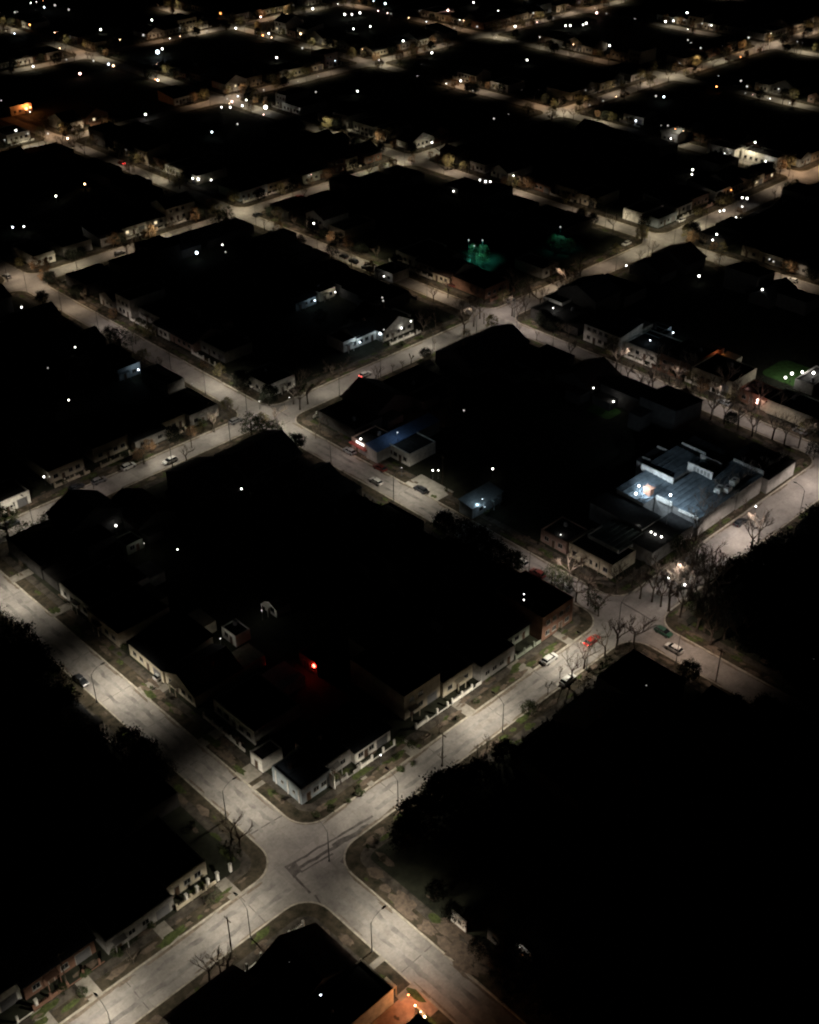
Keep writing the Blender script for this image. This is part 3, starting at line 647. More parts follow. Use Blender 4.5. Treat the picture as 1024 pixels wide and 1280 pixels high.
# front-garden bushes and young trees before the near houses
for k in range(150):
    c = rnd.choice(sorted(NEAR)); x0, x1, y0, y1 = CELLS[c]; sd = rnd.choice('BBL')
    t = rnd.uniform(6, (x1-x0 if sd == 'B' else y1-y0)-6); off = rnd.choice((rnd.uniform(.8, 2), rnd.uniform(4.4, 5.2), rnd.uniform(4.4, 5.2)))
    u, v = (x0+t, y0+off) if sd == 'B' else (x0+off, y0+t)
    if not inframe(u, v, -5) or min(math.hypot(u-a, v-b) for a, b, s in lamps_at) > 38: continue
    if rnd.random() < .72: tree(rnd.choice(BUSH), u, v, auto('front-garden shrub', u, v), rnd.uniform(.45, 1.25), 'front-garden shrubs', 'shrub', 'shrub')
    else: tree(rnd.choice(BARE), u, v, auto('leafless young tree', u, v), rnd.uniform(.3, .55), 'young leafless trees', 'young_tree')
# trees along the far lit streets
for (lu, lv, s) in lamps_at:
    D = dist(lu, lv)
    if D < 330 or not inframe(lu, lv, 10): continue
    isv = min(abs(lu - ustreet(i)[0] + .6) for i in range(-1, 12)) < .01
    for k in range(3 if D < 450 else 5):
        t = rnd.uniform(-15, 15); o_ = rnd.choice((-1.2, 9.6, 9.2))
        u, v = (lu+o_, lv+t) if isv else (lu+t, lv+o_)
        if cell_of(u, v) is None: continue
        x0, x1, y0, y1 = CELLS[cell_of(u, v)]
        if not (x0+.6 < u < x1-.6 and y0+.6 < v < y1-.6): continue
        if rnd.random() < .45: tree(rnd.choice(OLIVE), u, v, auto('lamp-lit bushy tree', u, v), rnd.uniform(.55, 1.0), 'lamp-lit bushy trees', 'street_bush_tree')
        elif rnd.random() < .35: tree(rnd.choice(DENSE), u, v, auto('dense black tree', u, v), rnd.uniform(.5, .8), 'dense black trees', 'leafy_tree')
        else: tree(rnd.choice(BARE), u, v, auto('leafless branching tree', u, v), rnd.uniform(.6, .95), 'leafless street trees', 'bare_tree')

# ------------------------------------------------------------------ cars
PAINT = dict(white=(.42, .42, .41), silver=(.24, .25, .26), dark=(.02, .022, .026), red=(.32, .02, .015), maroon=(.09, .015, .012), green=(.02, .06, .04), grey=(.12, .12, .125))
def car_body(col, van=False):
    m = MB()
    hw = .86
    if van: prof = [(-2.2,.35,.62),(-2.2,1.75,.8),(-1.9,1.85,.8),(.9,1.85,.8),(1.5,1.2,.82),(2.15,.95,.8),(2.25,.6,.78),(2.2,.32,.7)]
    secs = [(-2.12,.42,.80,.74),(-2.05,.32,.92,.83),(-1.2,.26,.97,hw),(.3,.26,.96,hw),(1.3,.26,.92,hw),(1.95,.30,.80,.82),(2.12,.40,.66,.70)]
    vs = []; fs = []
    for x, z0, z1, y in secs: vs += [(x,-y*.93,z0),(x,-y,(z0+z1)/2),(x,-y*.9,z1),(x,y*.9,z1),(x,y,(z0+z1)/2),(x,y*.93,z0)]
    for i in range(len(secs)-1):
        for k in range(6): fs.append((i*6+k, i*6+(k+1)%6, (i+1)*6+(k+1)%6, (i+1)*6+k))
    fs += [(5,4,3,2,1,0), tuple(len(vs)-6+k for k in range(6))]
    m.add(vs, fs)
    tp = 1.42
    m.add([(-1.45,-.58,tp),(.35,-.58,tp),(.35,.58,tp),(-1.45,.58,tp),(-1.5,-.62,tp-.06),(.42,-.62,tp-.06),(.42,.62,tp-.06),(-1.5,.62,tp-.06)], [(0,1,2,3),(7,6,5,4),(4,5,1,0),(5,6,2,1),(6,7,3,2),(7,4,0,3)])
    for x0, x1, sy in ((-.5,-.5,1),(-.5,-.5,-1)):
        m.box(x0-.05, x0+.05, sy*.68-.07, sy*.68+.07, .95, tp-.05)
    me = m.mesh('body', mat('paint_'+col, PAINT[col], .3, .06, 1, .0, spec=.5))
    bm = bmesh.new(); bm.from_mesh(me); bmesh.ops.recalc_face_normals(bm, faces=bm.faces); bm.to_mesh(me); bm.free()
    return me
gw = MB(); gw.add([(-1.95,-.76,.93),(1.2,-.76,.93),(1.2,.76,.93),(-1.95,.76,.93),(-1.48,-.6,1.37),(.4,-.6,1.37),(.4,.6,1.37),(-1.48,.6,1.37)], [(4,5,6,7),(0,1,5,4),(1,2,6,5),(2,3,7,6),(3,0,4,7)])
CAR_WIN = gw.mesh('window', M_CARGLASS)
wl = MB(); wl.lathe([(.18,-.1),(.31,-.1),(.32,-.06),(.32,.06),(.31,.1),(.18,.1)], 14, 0, Matrix.Rotation(PI/2, 4, 'X')); TYRE = wl.mesh('tyre', M_TYRE)
wr = MB(); wr.lathe([(.02,-.11),(.19,-.105),(.19,.105),(.02,.11)], 10, 0, Matrix.Rotation(PI/2, 4, 'X')); RIM = wr.mesh('rim', M_POLE)
hl = MB(); hl.box(-.04, .05, -.17, .17, -.07, .07)
HEAD, HEAD_ON, TAIL, TAIL_ON = hl.mesh('headlight', M_FRAME), hl.mesh('headlight', glow('headlight_on', (1, .97, .9), 7)), hl.mesh('taillight', mat('tail_lens', (.2, .01, .01), .3)), hl.mesh('taillight', glow('brake_light', (1, .06, .05), 10))
BODY = {}
GLARE = bpy.data.lights.new('brake_glow', 'POINT'); GLARE.energy = 14; GLARE.color = (1, .05, .04); GLARE.shadow_soft_size = .2
HBEAM = bpy.data.lights.new('headlight_beam', 'SPOT'); HBEAM.energy = 160; HBEAM.spot_size = math.radians(60); HBEAM.spot_blend = .7; HBEAM.shadow_soft_size = .1; HBEAM.color = (1, .95, .85)
def car(px, py, ax, col, label, head=False, tail=False, flip=False, tw=0.0):
    u, v = un(px, py)
    t = thing('parked_car' if not (head or tail) else 'car', label, 'car', (u, v, .004), (0 if ax == 'u' else PI/2) + (PI if flip else 0) + tw, 'cars along the streets')
    if col not in BODY: BODY[col] = car_body(col)
    ob('body', BODY[col], t); ob('window', CAR_WIN, t)
    for x in (-1.3, 1.28):
        for y in (-.78, .78):
            wq = ob('wheel', TYRE, t, (x, y, .32)); ob('rim', RIM, wq)
    for y in (-.52, .52):
        ob('headlight', HEAD_ON if head else HEAD, t, (2.06, y, .6)); ob('taillight', TAIL_ON if tail else TAIL, t, (-2.1, y, .68))
    if tail: lo = bpy.data.objects.new('brake_glow', GLARE); COL.objects.link(lo); lo.parent = t; lo.location = (-2.6, 0, .8)
    if head:
        lo = bpy.data.objects.new('headlight_beam', HBEAM); COL.objects.link(lo); lo.parent = t; lo.location = (2.3, 0, .7); lo.rotation_euler = (math.radians(80), 0, -PI/2)
    return t
car(102,853,'v','dark','dark car parked on the lit stretch of the left street', flip=True)
car(161,585,'u','white','white car parked on the street before the porch-lit house at left')
car(213,578,'u','white','white car with headlights on beside the first dark roof', head=True, flip=True)
car(124,603,'u','grey','dull grey car parked in shade behind the white car at left')
car(96,611,'u','dark','black car parked in deep shade at the far left kerb')
car(437,566,'v','silver','silver car parked across from the red and white shop front')
car(475,587,'v','maroon','maroon car parked below the white house beside the blue shed')
car(470,604,'v','white','white car parked under the trees opposite the maroon car')
car(526,614,'v','dark','black car standing on the pale concrete forecourt')
car(457,470,'u','white','white car with red tail lights on the street by the white corner house', tail=True)
car(740,803,'u','red','red car with glowing brake lights nearing the right crossing', tail=True)
car(687,826,'u','white','white hatchback parked by the grass verge below the red-lamp block')
car(710,852,'u','white','white car half hidden under bare trees near the lower kerb')
car(651,705,'v','white','white car parked in the row left of the right crossing')
car(672,719,'v','maroon','dark red car in the parked row near the right crossing')
car(706,735,'v','silver','silver car nearest the leafy corner of the right crossing')
car(829,792,'v','green','dark green car just past the right crossing', flip=True)
car(842,813,'v','white','white car parked behind the dark green car')
car(1000,541,'v','silver','silver car alone on the tree-lined street at right edge')
car(783,306,'u','white','white car stopped below the upper right crossing', flip=True)
car(851,277,'u','white','white car with headlights on beyond the upper right crossing', head=True, flip=True)
car(860,285,'u','dark','black car next to the headlit white car at upper right')
car(9,347,'v','silver','silver car at the far left crossing')
car(15,657,'u','dark','black car parked at the left frame edge on the left street')
car(990,352,'v','white','white car on the right edge street with lights on', head=True)
car(375,248,'u','maroon','dark car with red tail lights far up the centre street', tail=True)
car(152,205,'v','maroon','dark car with red tail lights in the upper left', tail=True)
car(430,322,'v','dark','first of the dark cars parked below the teal-garden block')
car(442,328,'v','dark','second of the dark cars parked below the teal-garden block')
car(458,336,'v','grey','grey car last in the line parked below the teal-garden block')
car(905,505,'v','silver','silver car under the bare trees of the tree-lined right street')
car(322,270,'u','dark','dark car turning at the upper left crossing')
car(565,358,'v','maroon','dark red car parked above the brightest middle crossing')
car(295,528,'u','grey','grey car at the mouth of the street by the white corner house')
car(925,655,'u','dark','dark car under trees on the upper right street bend')
car(341,292,'v','dark','dark car at the corner of the upper left crossing')
car(637,377,'u','grey','grey car parked by the kerb of the brightest middle crossing')
car(720,345,'u','silver','silver car parked on the street above the middle crossing')
car(150,318,'u','silver','silver car parked in front of the low house at upper left')
car(212,300,'u','grey','grey car parked near the bright lamp at upper left')

# ------------------------------------------------------------------ small lamps in the yards
PL = {}
def point(col, e, size=.25):
    k = (col, e)
    if k not in PL:
        L = bpy.data.lights.new('yard_light', 'POINT'); L.energy = e; L.color = LC[col]; L.shadow_soft_size = size; PL[k] = L
    return PL[k]
def bulb(r, kind):
    k = (round(r, 2), kind)
    if k not in PL:
        m = MB(); m.lathe([(r*.35,-r*.94),(r*.8,-r*.6),(r,0),(r*.8,r*.6),(r*.35,r*.94)], 12); PL[k] = m.mesh('globe', GLOWS[kind], True)
    return PL[k]
pm = MB(); pm.tube([(0,0,-2.6),(0,0,-.1)], [.06,.05], 6); pm.lathe([(.15,-2.6),(.13,-2.4)], 8); pm.lathe([(.12,-.22),(.16,-.05)], 8); LPOST = pm.mesh('post', M_POLE)
lcount = {}
def yard_lamp(px, py, kind='white', size=1.0, e=0, label=None, zz=2.8):
    for it in range(3):
        u, v = un(px, py, zz)
        for a, b, c, d, hh in (FOOT if label is None else ()):
            if a < u < b and c < v < d and zz < hh + .5: zz = hh + .9; break
        else: break
    u, v = un(px, py, zz); D = dist(u, v)
    r = max(.16, min(.8, .00060*D))*rnd.uniform(.8, 1.15)*size
    if label is None:
        c, ed = where(u, v); word = {'white': 'white', 'cool': 'cold white', 'dim': 'faint', 'warm': 'amber', 'red': 'red', 'pink': 'pinkish', 'orange': 'orange'}[kind]
        k = (word, c, ed); lcount[k] = lcount.get(k, 0) + 1
        label = '%s yard lamp, %s on the %s of the %s' % (word, nth(lcount[k]-1), ed, bname(c))
    t = thing('yard_lamp', label, 'lamp', (u, v, zz), 0, 'small lights in the dark blocks')
    ob('post', LPOST, t, (0, 0, -r*.9+.2)); ob('globe', bulb(r, kind), t)
    if e:
        lo = bpy.data.objects.new('lamp_light', point(kind if kind in LC else 'white', e)); COL.objects.link(lo); lo.parent = t; lo.location = (0, 0, r+.25)
    return t
for q in [(655,743),(655,750),(145,657,'white',1.2),(222,687),(302,611),(55,596),(62,596,'dim',.9),(86,500),(94,434),(27,384),(246,316,'cool',2.0),(278,306),(616,586,'white',1.1),(548,588),(541,588,'white',.9),(407,1250,'cool',1.6,90),(401,1244,'cool',.8),(362,1203,'dim',.5),(955,706,'dim',.7),(945,786,'dim',1.0),(1018,823,'dim',1.2),(808,857,'dim',.9),(742,485),(767,502),
          (953,362,'white',1.15),(874,345,'white',1.2),(783,332),(896,293,'white',1.2),(891,300),(944,178),(866,212,'white',1.1),(865,218),(795,151,'cool'),(830,121,'cool',1.2),(820,120,'dim'),(934,248,'white',1.2),(905,263),(900,264),(928,247),(920,272),(926,273),(928,258),(962,324,'dim'),(967,327,'dim'),(835,157,'dim'),
          (93,291),(16,284,'cool',1.2),(30,283),(70,245),(106,230,'warm',.8),(241,223),(248,224,'white',1.2),(264,225,'white',1.1),(340,157),(265,165,'cool'),(297,155,'dim'),(182,143,'white',1.1),(277,134),(288,134),(303,132),(308,125),(290,127,'pink',1.1),(332,134,'white',2.0),(422,171,'white',1.1),(447,114),(20,163),(35,167,'dim'),(100,92,'pink',1.2),(197,65,'cool',2.2),(203,61,'white',1.3),(126,37),(36,20),(86,12,'dim'),(190,25),(346,72),(336,42),(431,18),(440,18),(450,16),(442,36),(463,33),(504,51),(344,3),(391,11),(474,75),(326,21,'pink'),
          (560,13,'pink'),(623,14),(644,33),(592,3),(707,32),(713,32),(729,31),(733,29),(659,75),(746,16,'pink'),(832,27),(842,26),(859,16),(849,79),(860,50,'dim'),(864,54,'dim'),(876,60,'dim'),(576,101),(540,66),(540,178),(530,183,'dim'),(567,239,'white',1.1),(600,225),(607,227),(613,227),(502,410),(479,376,'dim'),(478,372,'dim'),(282,315,'dim'),(934,108,'dim'),(936,47,'dim'),(762,57),(378,60,'dim'),(225,35,'dim'),(395,115,'dim'),(53,61,'dim'),(117,76,'dim'),(60,167,'dim'),(240,480,'dim',.6),(60,460,'dim',.8),(476,944,'white',.9,25),(440,898,'dim',.7),(542,838,'dim',.7),(480,412,'dim'),(820,655,'dim',.6),(580,513,'dim')]:
    yard_lamp(*q)
fr = random.Random(5)
for k in range(130):
    px, py = fr.uniform(0, 1024), fr.choice((fr.uniform(2, 60), fr.uniform(2, 150), fr.uniform(60, 240)))
    u, v = un(px, py)
    # sit them on the house line of the nearest street
    us = min((abs(u-e), e) for i in range(-1, 12) for e in (ustreet(i)[1]+5.5, ustreet(i)[0]-5.5)); vs_ = min((abs(v-e), e) for j in range(0, 9) for e in (vstreet(j, 3)[1]+5.5, vstreet(j, 3)[0]-5.5))
    if us[0] < vs_[0]: u = us[1]
    else: v = vs_[1]
    x, y = pj(u, v, 3)
    if 0 < x < 1024 and 0 < y < 245: yard_lamp(x, y, fr.choices(('dim', 'warm', 'white', 'pink', 'orange', 'cool'), (.55, .1, .12, .07, .06, .1))[0], fr.choice((.35, .5, .5, .7, 1.0)), 0, zz=3)
# ------------------------------------------------------------------ particular lit places
def lit_house(px, py, side, wd, dp, h, label, wall='white', lampx=None, e=120, col='white', roof='flat', lamp=True, z=0, lampz=2.7, off=2.0, size=1.0, **kw):
    """a house whose street face stands at the given place, with a lamp before that face"""
    u, v = un(px, py, 0)
    t = house(label, (u, v, .131), SIDES[side], wd, dp, h, roof, wall, 'houses with a lamp lit outside', 2, **kw)
    if lamp:
        lx = lampx if lampx is not None else wd*.25
        d = Vector((lx, -off, 0)); d.rotate(Matrix.Rotation(SIDES[side], 3, 'Z'))
        px2, py2 = pj(u+d.x, v+d.y, lampz)
        yard_lamp(px2, py2, col if col in GLOWS else 'white', size, e, zz=lampz, label=kw.get('lamp_label'))
    return t
A_ = dict(annex=False, gate=False)
lit_house(339, 768, 'L', 4.2, 4, 2.7, 'small white gabled hut lit among dark yards above the red lamp', roof='front_gable', e=70, seed=3, nwin=1, size=.1, off=3.2, lampz=3.4, **A_)
lit_house(287, 803, 'L', 5, 4, 2.6, 'small white patio annex lit from one side, left of the red lamp', e=80, seed=4, nwin=1, size=.1, off=3, lampz=3.5, **A_)
lit_house(170, 690, 'B', 4.6, 5, 2.4, 'low white-slatted outbuilding faintly lit near the top of the red-lamp block', wall='pale_green', e=45, seed=5, nwin=1, size=.1, off=2.5, lampz=3.2, **A_)
lit_house(386, 838, 'L', 6, 5, 3.0, 'small house whose wall glows red under the red lamp', wall='brick', e=0, lamp=False, seed=6, nwin=1, **A_)
yard_lamp(393, 832, 'red', 2.8, 110, 'strong red lamp glowing alone in the dark main block', 2.6)
lit_house(163, 472, 'B', 8, 6, 3.4, 'pale blue wall lit by one lamp inside the left-hand block', wall='bluish', e=60, col='cool', seed=7, nwin=1, size=1.2, **A_)
lit_house(383, 385, 'B', 9, 7, 3, 'low house with cold white lit front, one of a pair in mid block', wall='bluish', e=90, col='cool', seed=8, size=.9, roof='shed', **A_)
lit_house(410, 374, 'B', 7, 6, 3, 'low house with warm lit front, one of a pair in mid block', wall='cream', e=80, col='white', seed=9, size=.9, **A_)
yard_lamp(457, 399, 'pink', 1.3, 20, 'pinkish red lamp above the white street fronts in mid picture', 3)
yard_lamp(530, 522, 'pink', 1.1, 60, 'left one of two joined pink-white lamps in the hall-roof block', 3)
yard_lamp(537, 525, 'pink', 1.0, 60, 'right one of two joined pink-white lamps in the hall-roof block', 3)
# carport with the white car
u, v = un(228, 853, 2.8); yard_lamp(228, 853, 'white', 1.25, 110, 'bright lamp over the driveway beside the left street carport', 2.8)
m = MB(); m.box(-2.6, 2.6, 0, 5.5, 2.5, 2.62); [m.box(x-.08, x+.08, y, y+.16, 0, 2.5) for x in (-2.45, 2.45) for y in (.1, 5.2)]
ux, vx = un(203, 850); ct = thing('carport', 'open carport roof on four posts off the left street', 'carport', (ux+1, vx+1, .13), -PI/2, None, None); ob('roof', m.mesh('roof', ROOFS['metal']), ct)
car(204, 846, 'u', 'white', 'white car parked inside the carport off the left street')
# shop front, long blue roof, house with arches, forecourt
t = house('small shop with two white lights over red awning by the silver car', (100.0, 94.0, .131), SIDES['L'], 7, 9, 3.3, 'flat', 'pink', None, 2, annex=False, gate=True, seed=21)
yard_lamp(451, 549, 'white', 1.4, 30, 'left white light on the red and white shop front', 3.4); yard_lamp(461, 555, 'white', 1.2, 20, 'right white light on the red and white shop front', 3.4)
aw = MB(); aw.box(-3.4, 3.4, -1.3, -.02, 2.45, 2.55); aw.box(-2.9, 2.9, -1.32, -1.302, 2.4, 2.75); ob('awning', aw.mesh('awning', mat('red_awning', (.25, .06, .05), .7)), t)
sg = MB(); sg.box(-1.6, 1.6, -.12, -.01, 2.75, 3.4); ob('light_panel', sg.mesh('light_panel', glow('panel_glow', (1, .95, .9), 2.2)), t)
lo = bpy.data.objects.new('shop_light', point('pink', 35)); COL.objects.link(lo); lo.parent = t; lo.location = (1, -2.2, 2.2)
m = MB(); m.box(0, 24, 0, 4.2, 0, 3.6); rf_ = MB()
rf_.add([(-.2,-.3,3.62),(24.2,-.3,3.62),(24.2,4.4,4.3),(-.2,4.4,4.3),(-.2,-.3,3.72),(24.2,-.3,3.72),(24.2,4.4,4.4),(-.2,4.4,4.4)], [(3,2,1,0),(4,5,6,7),(0,1,5,4),(1,2,6,5),(2,3,7,6),(3,0,4,7)])
for k in range(24): rf_.box(k*1.0+.45, k*1.0+.53, -.3, 4.4, 0, .05, 0, Matrix.Translation((0, 0, 3.74)) @ Matrix.Rotation(math.atan2(.68, 4.7), 4, 'X'))
t = thing('long_shed', 'long narrow shed with blue sheet roof beside the shop', 'shed', (99.5, 86.8, .131), 0); ob('wall', m.mesh('wall', WALLS['grey']), t); ob('roof', rf_.mesh('roof', mat('blue_sheet_roof', (.10, .16, .30), .8)), t)
yard_lamp(497, 541, 'cool', .3, 160, 'small cold lamp lighting the long blue shed roof', 6.5)
t = house('white flat-roofed house lit behind its front lawn by the pale forecourt', (104.6, 84.0, .131), SIDES['L'], 9, 10, 3.4, 'flat', 'white', None, 2, annex=False, gate=False, seed=23, nwin=3)
yard_lamp(502, 585, 'white', .12, 130, 'hidden little lamp lighting the white arched house', 3.6)
st_ = MB(); st_.add([(97.9, 62.5, .139), (104.2, 62.5, .139), (104.2, 74.5, .139), (97.9, 74.5, .139)], [(0,1,2,3)])
struct('forecourt', st_.mesh('forecourt', mat('pale_forecourt', (.3, .29, .26), .85, .25, .6)))
# cyan lit roofs
t = house('small shed with cyan-lit lean-to roof inside the hall-roof block', (104, 50.5, .131), SIDES['B'], 11, 4.5, 3.2, 'shed', 'bluish', None, 2, annex=False, gate=False, seed=24, nwin=1, roofmat=mat('pale_sheet_roof', (.28, .33, .35), .6))
yard_lamp(597, 632, 'cool', .8, 90, 'cold lamp at the low end of the cyan-lit shed', 3.2); yard_lamp(603, 624, 'cool', .7, 120, 'cold lamp over the cyan-lit shed', 5.6); yard_lamp(606, 634, 'cool', .6, 40, 'lower cold lamp by the cyan-lit shed', 2.6)
# green and teal gardens
def garden(px, py, a, b, nm, col, lab, lamps, grass):
    u, v = un(px, py)
    g = MB(); g.add([(x, y, .136) for x, y in rrect(-a, a, -b, b, min(a, b)*.4)], [tuple(range(32))])
    o = ob(nm, g.mesh(nm, grass), None, (u, v, 0)); o['kind'] = 'structure'
M_LAWN = mat('green_turf', (.05, .12, .03), .95, .4, .8)
garden(755, 514, 3.4, 4.2, 'lawn', 'green', '', [], M_LAWN); yard_lamp(767, 502, 'white', 1.2, 50, 'white lamp at the upper corner of the small green lawn', 2.8)
garden(997, 470, 7, 9, 'sports_turf', 'green', '', [], M_LAWN)
for px, py, w_ in [(982,472,'leftmost'),(990,467,'second'),(1003,465,'third'),(1017,466,'rightmost')]: yard_lamp(px, py, 'white', 1.6, 420, '%s of four white floodlights around the green turf at right edge' % w_, 3.6)
for px, py, s in [(590,322,.8),(597,318,.9),(604,316,.8),(583,328,.7),(600,326,.7),(593,313,.8),(607,324,.6),(700,308,.9),(690,304,.8),(712,310,.8)]:
    u, v = un(px, py+6); tree(rnd.choice(OLIVE), u, v, auto('garden tree in teal light', u, v), s, 'trees in the teal-lit garden', 'garden_tree')
LC['tealw'] = LC['teal']
for u, v, e, z in [(217.5,162.0,4200,7.5),(223.5,163.5,2600,7.5),(221,168,1500,7),(250.5,149.5,700,9)]:
    t = thing('garden_light', auto('teal garden light on a pole', u, v), 'lamp', (u, v, z), 0, 'teal garden lights')
    ob('post', LPOST, t, (0, 0, 0), T=Matrix.Diagonal((1, 1, (z-.1)/2.6, 1))); ob('globe', bulb(.22, 'dim'), t); TL = bpy.data.lights.new('teal_beam', 'SPOT'); TL.energy = e; TL.color = LC['teal']; TL.spot_size = math.radians(104); TL.spot_blend = .8; TL.shadow_soft_size = .2; lo = bpy.data.objects.new('lamp_light', TL); COL.objects.link(lo); lo.parent = t; lo.location = (.5, -.5, -.3)
# orange and red places on the right
lit_house(886, 455, 'B', 9, 7, 3, 'low house lit orange in the dark block below the bare trees', wall='cream', e=150, col='orange', seed=31, size=.6, roof='shed', lampx=2.5, **A_)
yard_lamp(898, 445, 'pink', 1.2, 0, 'pale lamp at the end of the orange-lit house', 3)
lit_house(940, 507, 'L', 10, 8, 3.4, 'red-walled shop under lamps on the tree-lined right street', wall='brick', e=110, col='pink', seed=32, size=1.1, gate=True, annex=False)
yard_lamp(934, 487, 'pink', 1.2, 60, 'pinkish lamp above and left of the red-walled shop', 3.2); yard_lamp(947, 500, 'pink', 1.2, 70, 'pinkish lamp on the corner of the red-walled shop', 3.4)
lit_house(26, 143, 'B', 10, 8, 4, 'far house washed in orange light at the upper left edge', wall='cream', e=900, col='orange', seed=33, size=1.6, **A_)
lit_house(32, 141, 'B', 8, 8, 3.5, 'second far house caught by orange light at the upper left edge', wall='pink', e=500, col='orange', seed=34, size=1.1, **A_)
# other lit fronts
for px, py, sd, wd, dp, h, wall, e, lab in [
    (22, 636, 'B', 8, 9, 3.3, 'white', 0, 'white shuttered garage building at the left frame edge'),
    (215, 478, 'R', 14, 6, 3.6, 'grey', 0, 'long bare grey side wall on the left street bend'),
    (440, 437, 'B', 7, 8, 3.2, 'white', 170, 'white house with cyan-lit doorway on the middle street'),
    (462, 428, 'B', 11, 9, 3.4, 'white', 90, 'white gabled house front beside the cyan doorway'),
    (503, 411, 'B', 8, 8, 3.2, 'white', 90, 'white house with one porch lamp at the verge end'),
    (393, 284, 'L', 9, 8, 4.5, 'white', 90, 'white gabled house lit beside the upper left crossing'),
    (480, 350, 'L', 9, 8, 3, 'grey', 40, 'grey house dimly lit near the dark street gap'),
    (900, 196, 'L', 14, 9, 4, 'white', 120, 'long white building in the upper right block'),
    (948, 205, 'L', 18, 9, 4, 'white', 80, 'longest white building beside the far right street'),
    (836, 178, 'L', 9, 8, 4.5, 'grey', 120, 'gabled grey house alone in the upper right dark'),
    (815, 275, 'B', 14, 9, 4, 'white', 0, 'white building on the corner above the upper right crossing'),
    (690, 390, 'L', 8, 8, 4, 'white', 200, 'white corner shop lit brightly by the middle crossing'),
    (810, 430, 'L', 8, 7, 3, 'bluish', 40, 'bluish shed dimly lit behind the tree-lined street'),
    (830, 425, 'B', 7, 6, 3, 'bluish', 60, 'pale shed beside the bluish shed behind the tree-lined street'),
    (1005, 478, 'T', 12, 6, 3, 'grey', 0, 'grey clubhouse behind the green turf'),
    (905, 605, 'B', 5, 4, 3, 'white', 0, 'white rooftop hut') ]:
    if 'rooftop hut' in lab: continue
    lit_house(px, py, sd, wd, dp, h, lab, wall=wall, e=e, col='cool' if 'cyan' in lab or 'blu' in lab else 'white', lamp=e > 0, seed=hash(lab) % 1 + len(lab), size=.9, roof='gable' if 'gabled' in lab else 'flat', annex=False, gate=('garage' in lab))
# front building at the near corner of the red-lamp block
house('grey house with one gate set back beside the pale corner house', (17.4, 9.6, .131), 0, 6.4, 9, 3.2, 'flat', 'grey', None, 2, annex=False, gate=False, seed=43, nwin=1, fence=2.6)
house('white low house with long front fence two doors from the pale corner house', (25.6, 8.6, .131), 0, 9.4, 10, 3.1, 'shed', 'white', None, 2, annex=False, gate=True, seed=44, nwin=2, fence=1.6)
t = house('pale corner house with slate-blue roof edge nearest the bottom crossing', (6.7+3.7, 7.9, .131), 0, 7.2, 8.6, 3.6, 'flat', 'bluish', None, 2, annex=False, gate=False, seed=41, nwin=2, roofmat=mat('slate_blue_roof', (.07, .09, .12), .7))
for y in (2.2, 5.6): ob('window', W_SMALL, t, T=Matrix.Translation((-3.6, y, 1.9)) @ Matrix.Rotation(-PI/2, 4, 'Z'))
pp = MB(); pp.box(3.3, 3.5, -1.4, -.07, 0, 3.4); [pp.box(-3.72, -3.603, y, y+.22, 0, 3.5) for y in (.6, 3.8, 7.4)]; ob('party_wall', pp.mesh('party_wall', WALLS['white']), t, (0, 0, 0))
t = house('small white garage shed left of the pale corner house', (6.6, 21.2, .131), SIDES['L'], 3.6, 5, 2.9, 'flat', 'white', None, 2, annex=False, gate=False, seed=42, nwin=0)
ap = MB(); ap.add([(2.9, 19.2, .142), (6.4, 19.2, .142), (6.4, 23.2, .142), (2.9, 23.2, .142)], [(0,1,2,3)])
for a, b, c, d in [(2.62, 5.4, 17.0, 18.1), (19, 20.3, 2.2, 5), (63, 66.5, 2.2, 7), (30, 32.6, 2.2, 7), (46, 48.6, 2.2, 7), (78, 80, 2.2, 7)]: ap.add([(a, c, .1425), (b, c, .1425), (b, d, .1425), (a, d, .1425)], [(0,1,2,3)])
for y in (52, 54.3, 90, 33, 108): ap.add([(2.62, y, .1425), (8, y, .1425), (8, y+2.6, .1425), (2.62, y+2.6, .1425)], [(0,1,2,3)])
for y in (-27.5, -34.8): ap.add([(-8.5, y, .1425), (-4.92, y, .1425), (-4.92, y+1.2, .1425), (-8.5, y+1.2, .1425)], [(0,1,2,3)])
for x in (-16, -29, -44, -52): ap.add([(x, -.28, .1425), (x+2.4, -.28, .1425), (x+2.4, 4.5, .1425), (x, 4.5, .1425)], [(0,1,2,3)])
struct('driveway', ap.mesh('driveway', M_DRIVE))
# white gate posts before the lower-left houses
gp = MB(); gp.box(-.22, .22, -.22, .22, 0, 1.9); gp.box(-.28, .28, -.28, .28, 1.901, 2.05); GP = gp.mesh('gate_post', WALLS['white'])
for k, x in enumerate((-12.2, -15.0, -17.0, -19.3, -21.6, -50.5)):
    thing('gate_post', 'white square gate post, %s from the bottom crossing along the lower-left houses' % nth(k), 'gate post', (x, 4.9, .13), 0, 'white gate posts', GP)
# bright fragments of white wall on the right side of the lowest street
for k, (u, v, wd, h, lab) in enumerate([(8.2, -31.4, 3.4, 2.6, 'white gateway wall with dark window, first along the lowest street'), (10.0, -37.6, 2.4, 2.4, 'grey gateway wall, second along the lowest street'), (11.6, -43, 3.6, 1.9, 'pale gateway wall with plant, third along the lowest street')]):
    m = MB(); m.box(-wd/2, wd/2, 0, .25, 0, h); m.box(-wd/2-.05, wd/2+.05, -.05, .3, h+.001, h+.1)
    t = thing('gateway_wall', lab, 'wall', (u, v, .131), SIDES['L']); ob('wall', m.mesh('wall', WALLS['white' if k != 1 else 'grey']), t); ob('window', W_SMALL, t, (wd*.1, 0, 1.4 if h > 2 else 1.1))
yard_lamp(650, 1184, 'dim', .8, 18, 'faint lamp by the third gateway wall on the lowest street', 2.2)
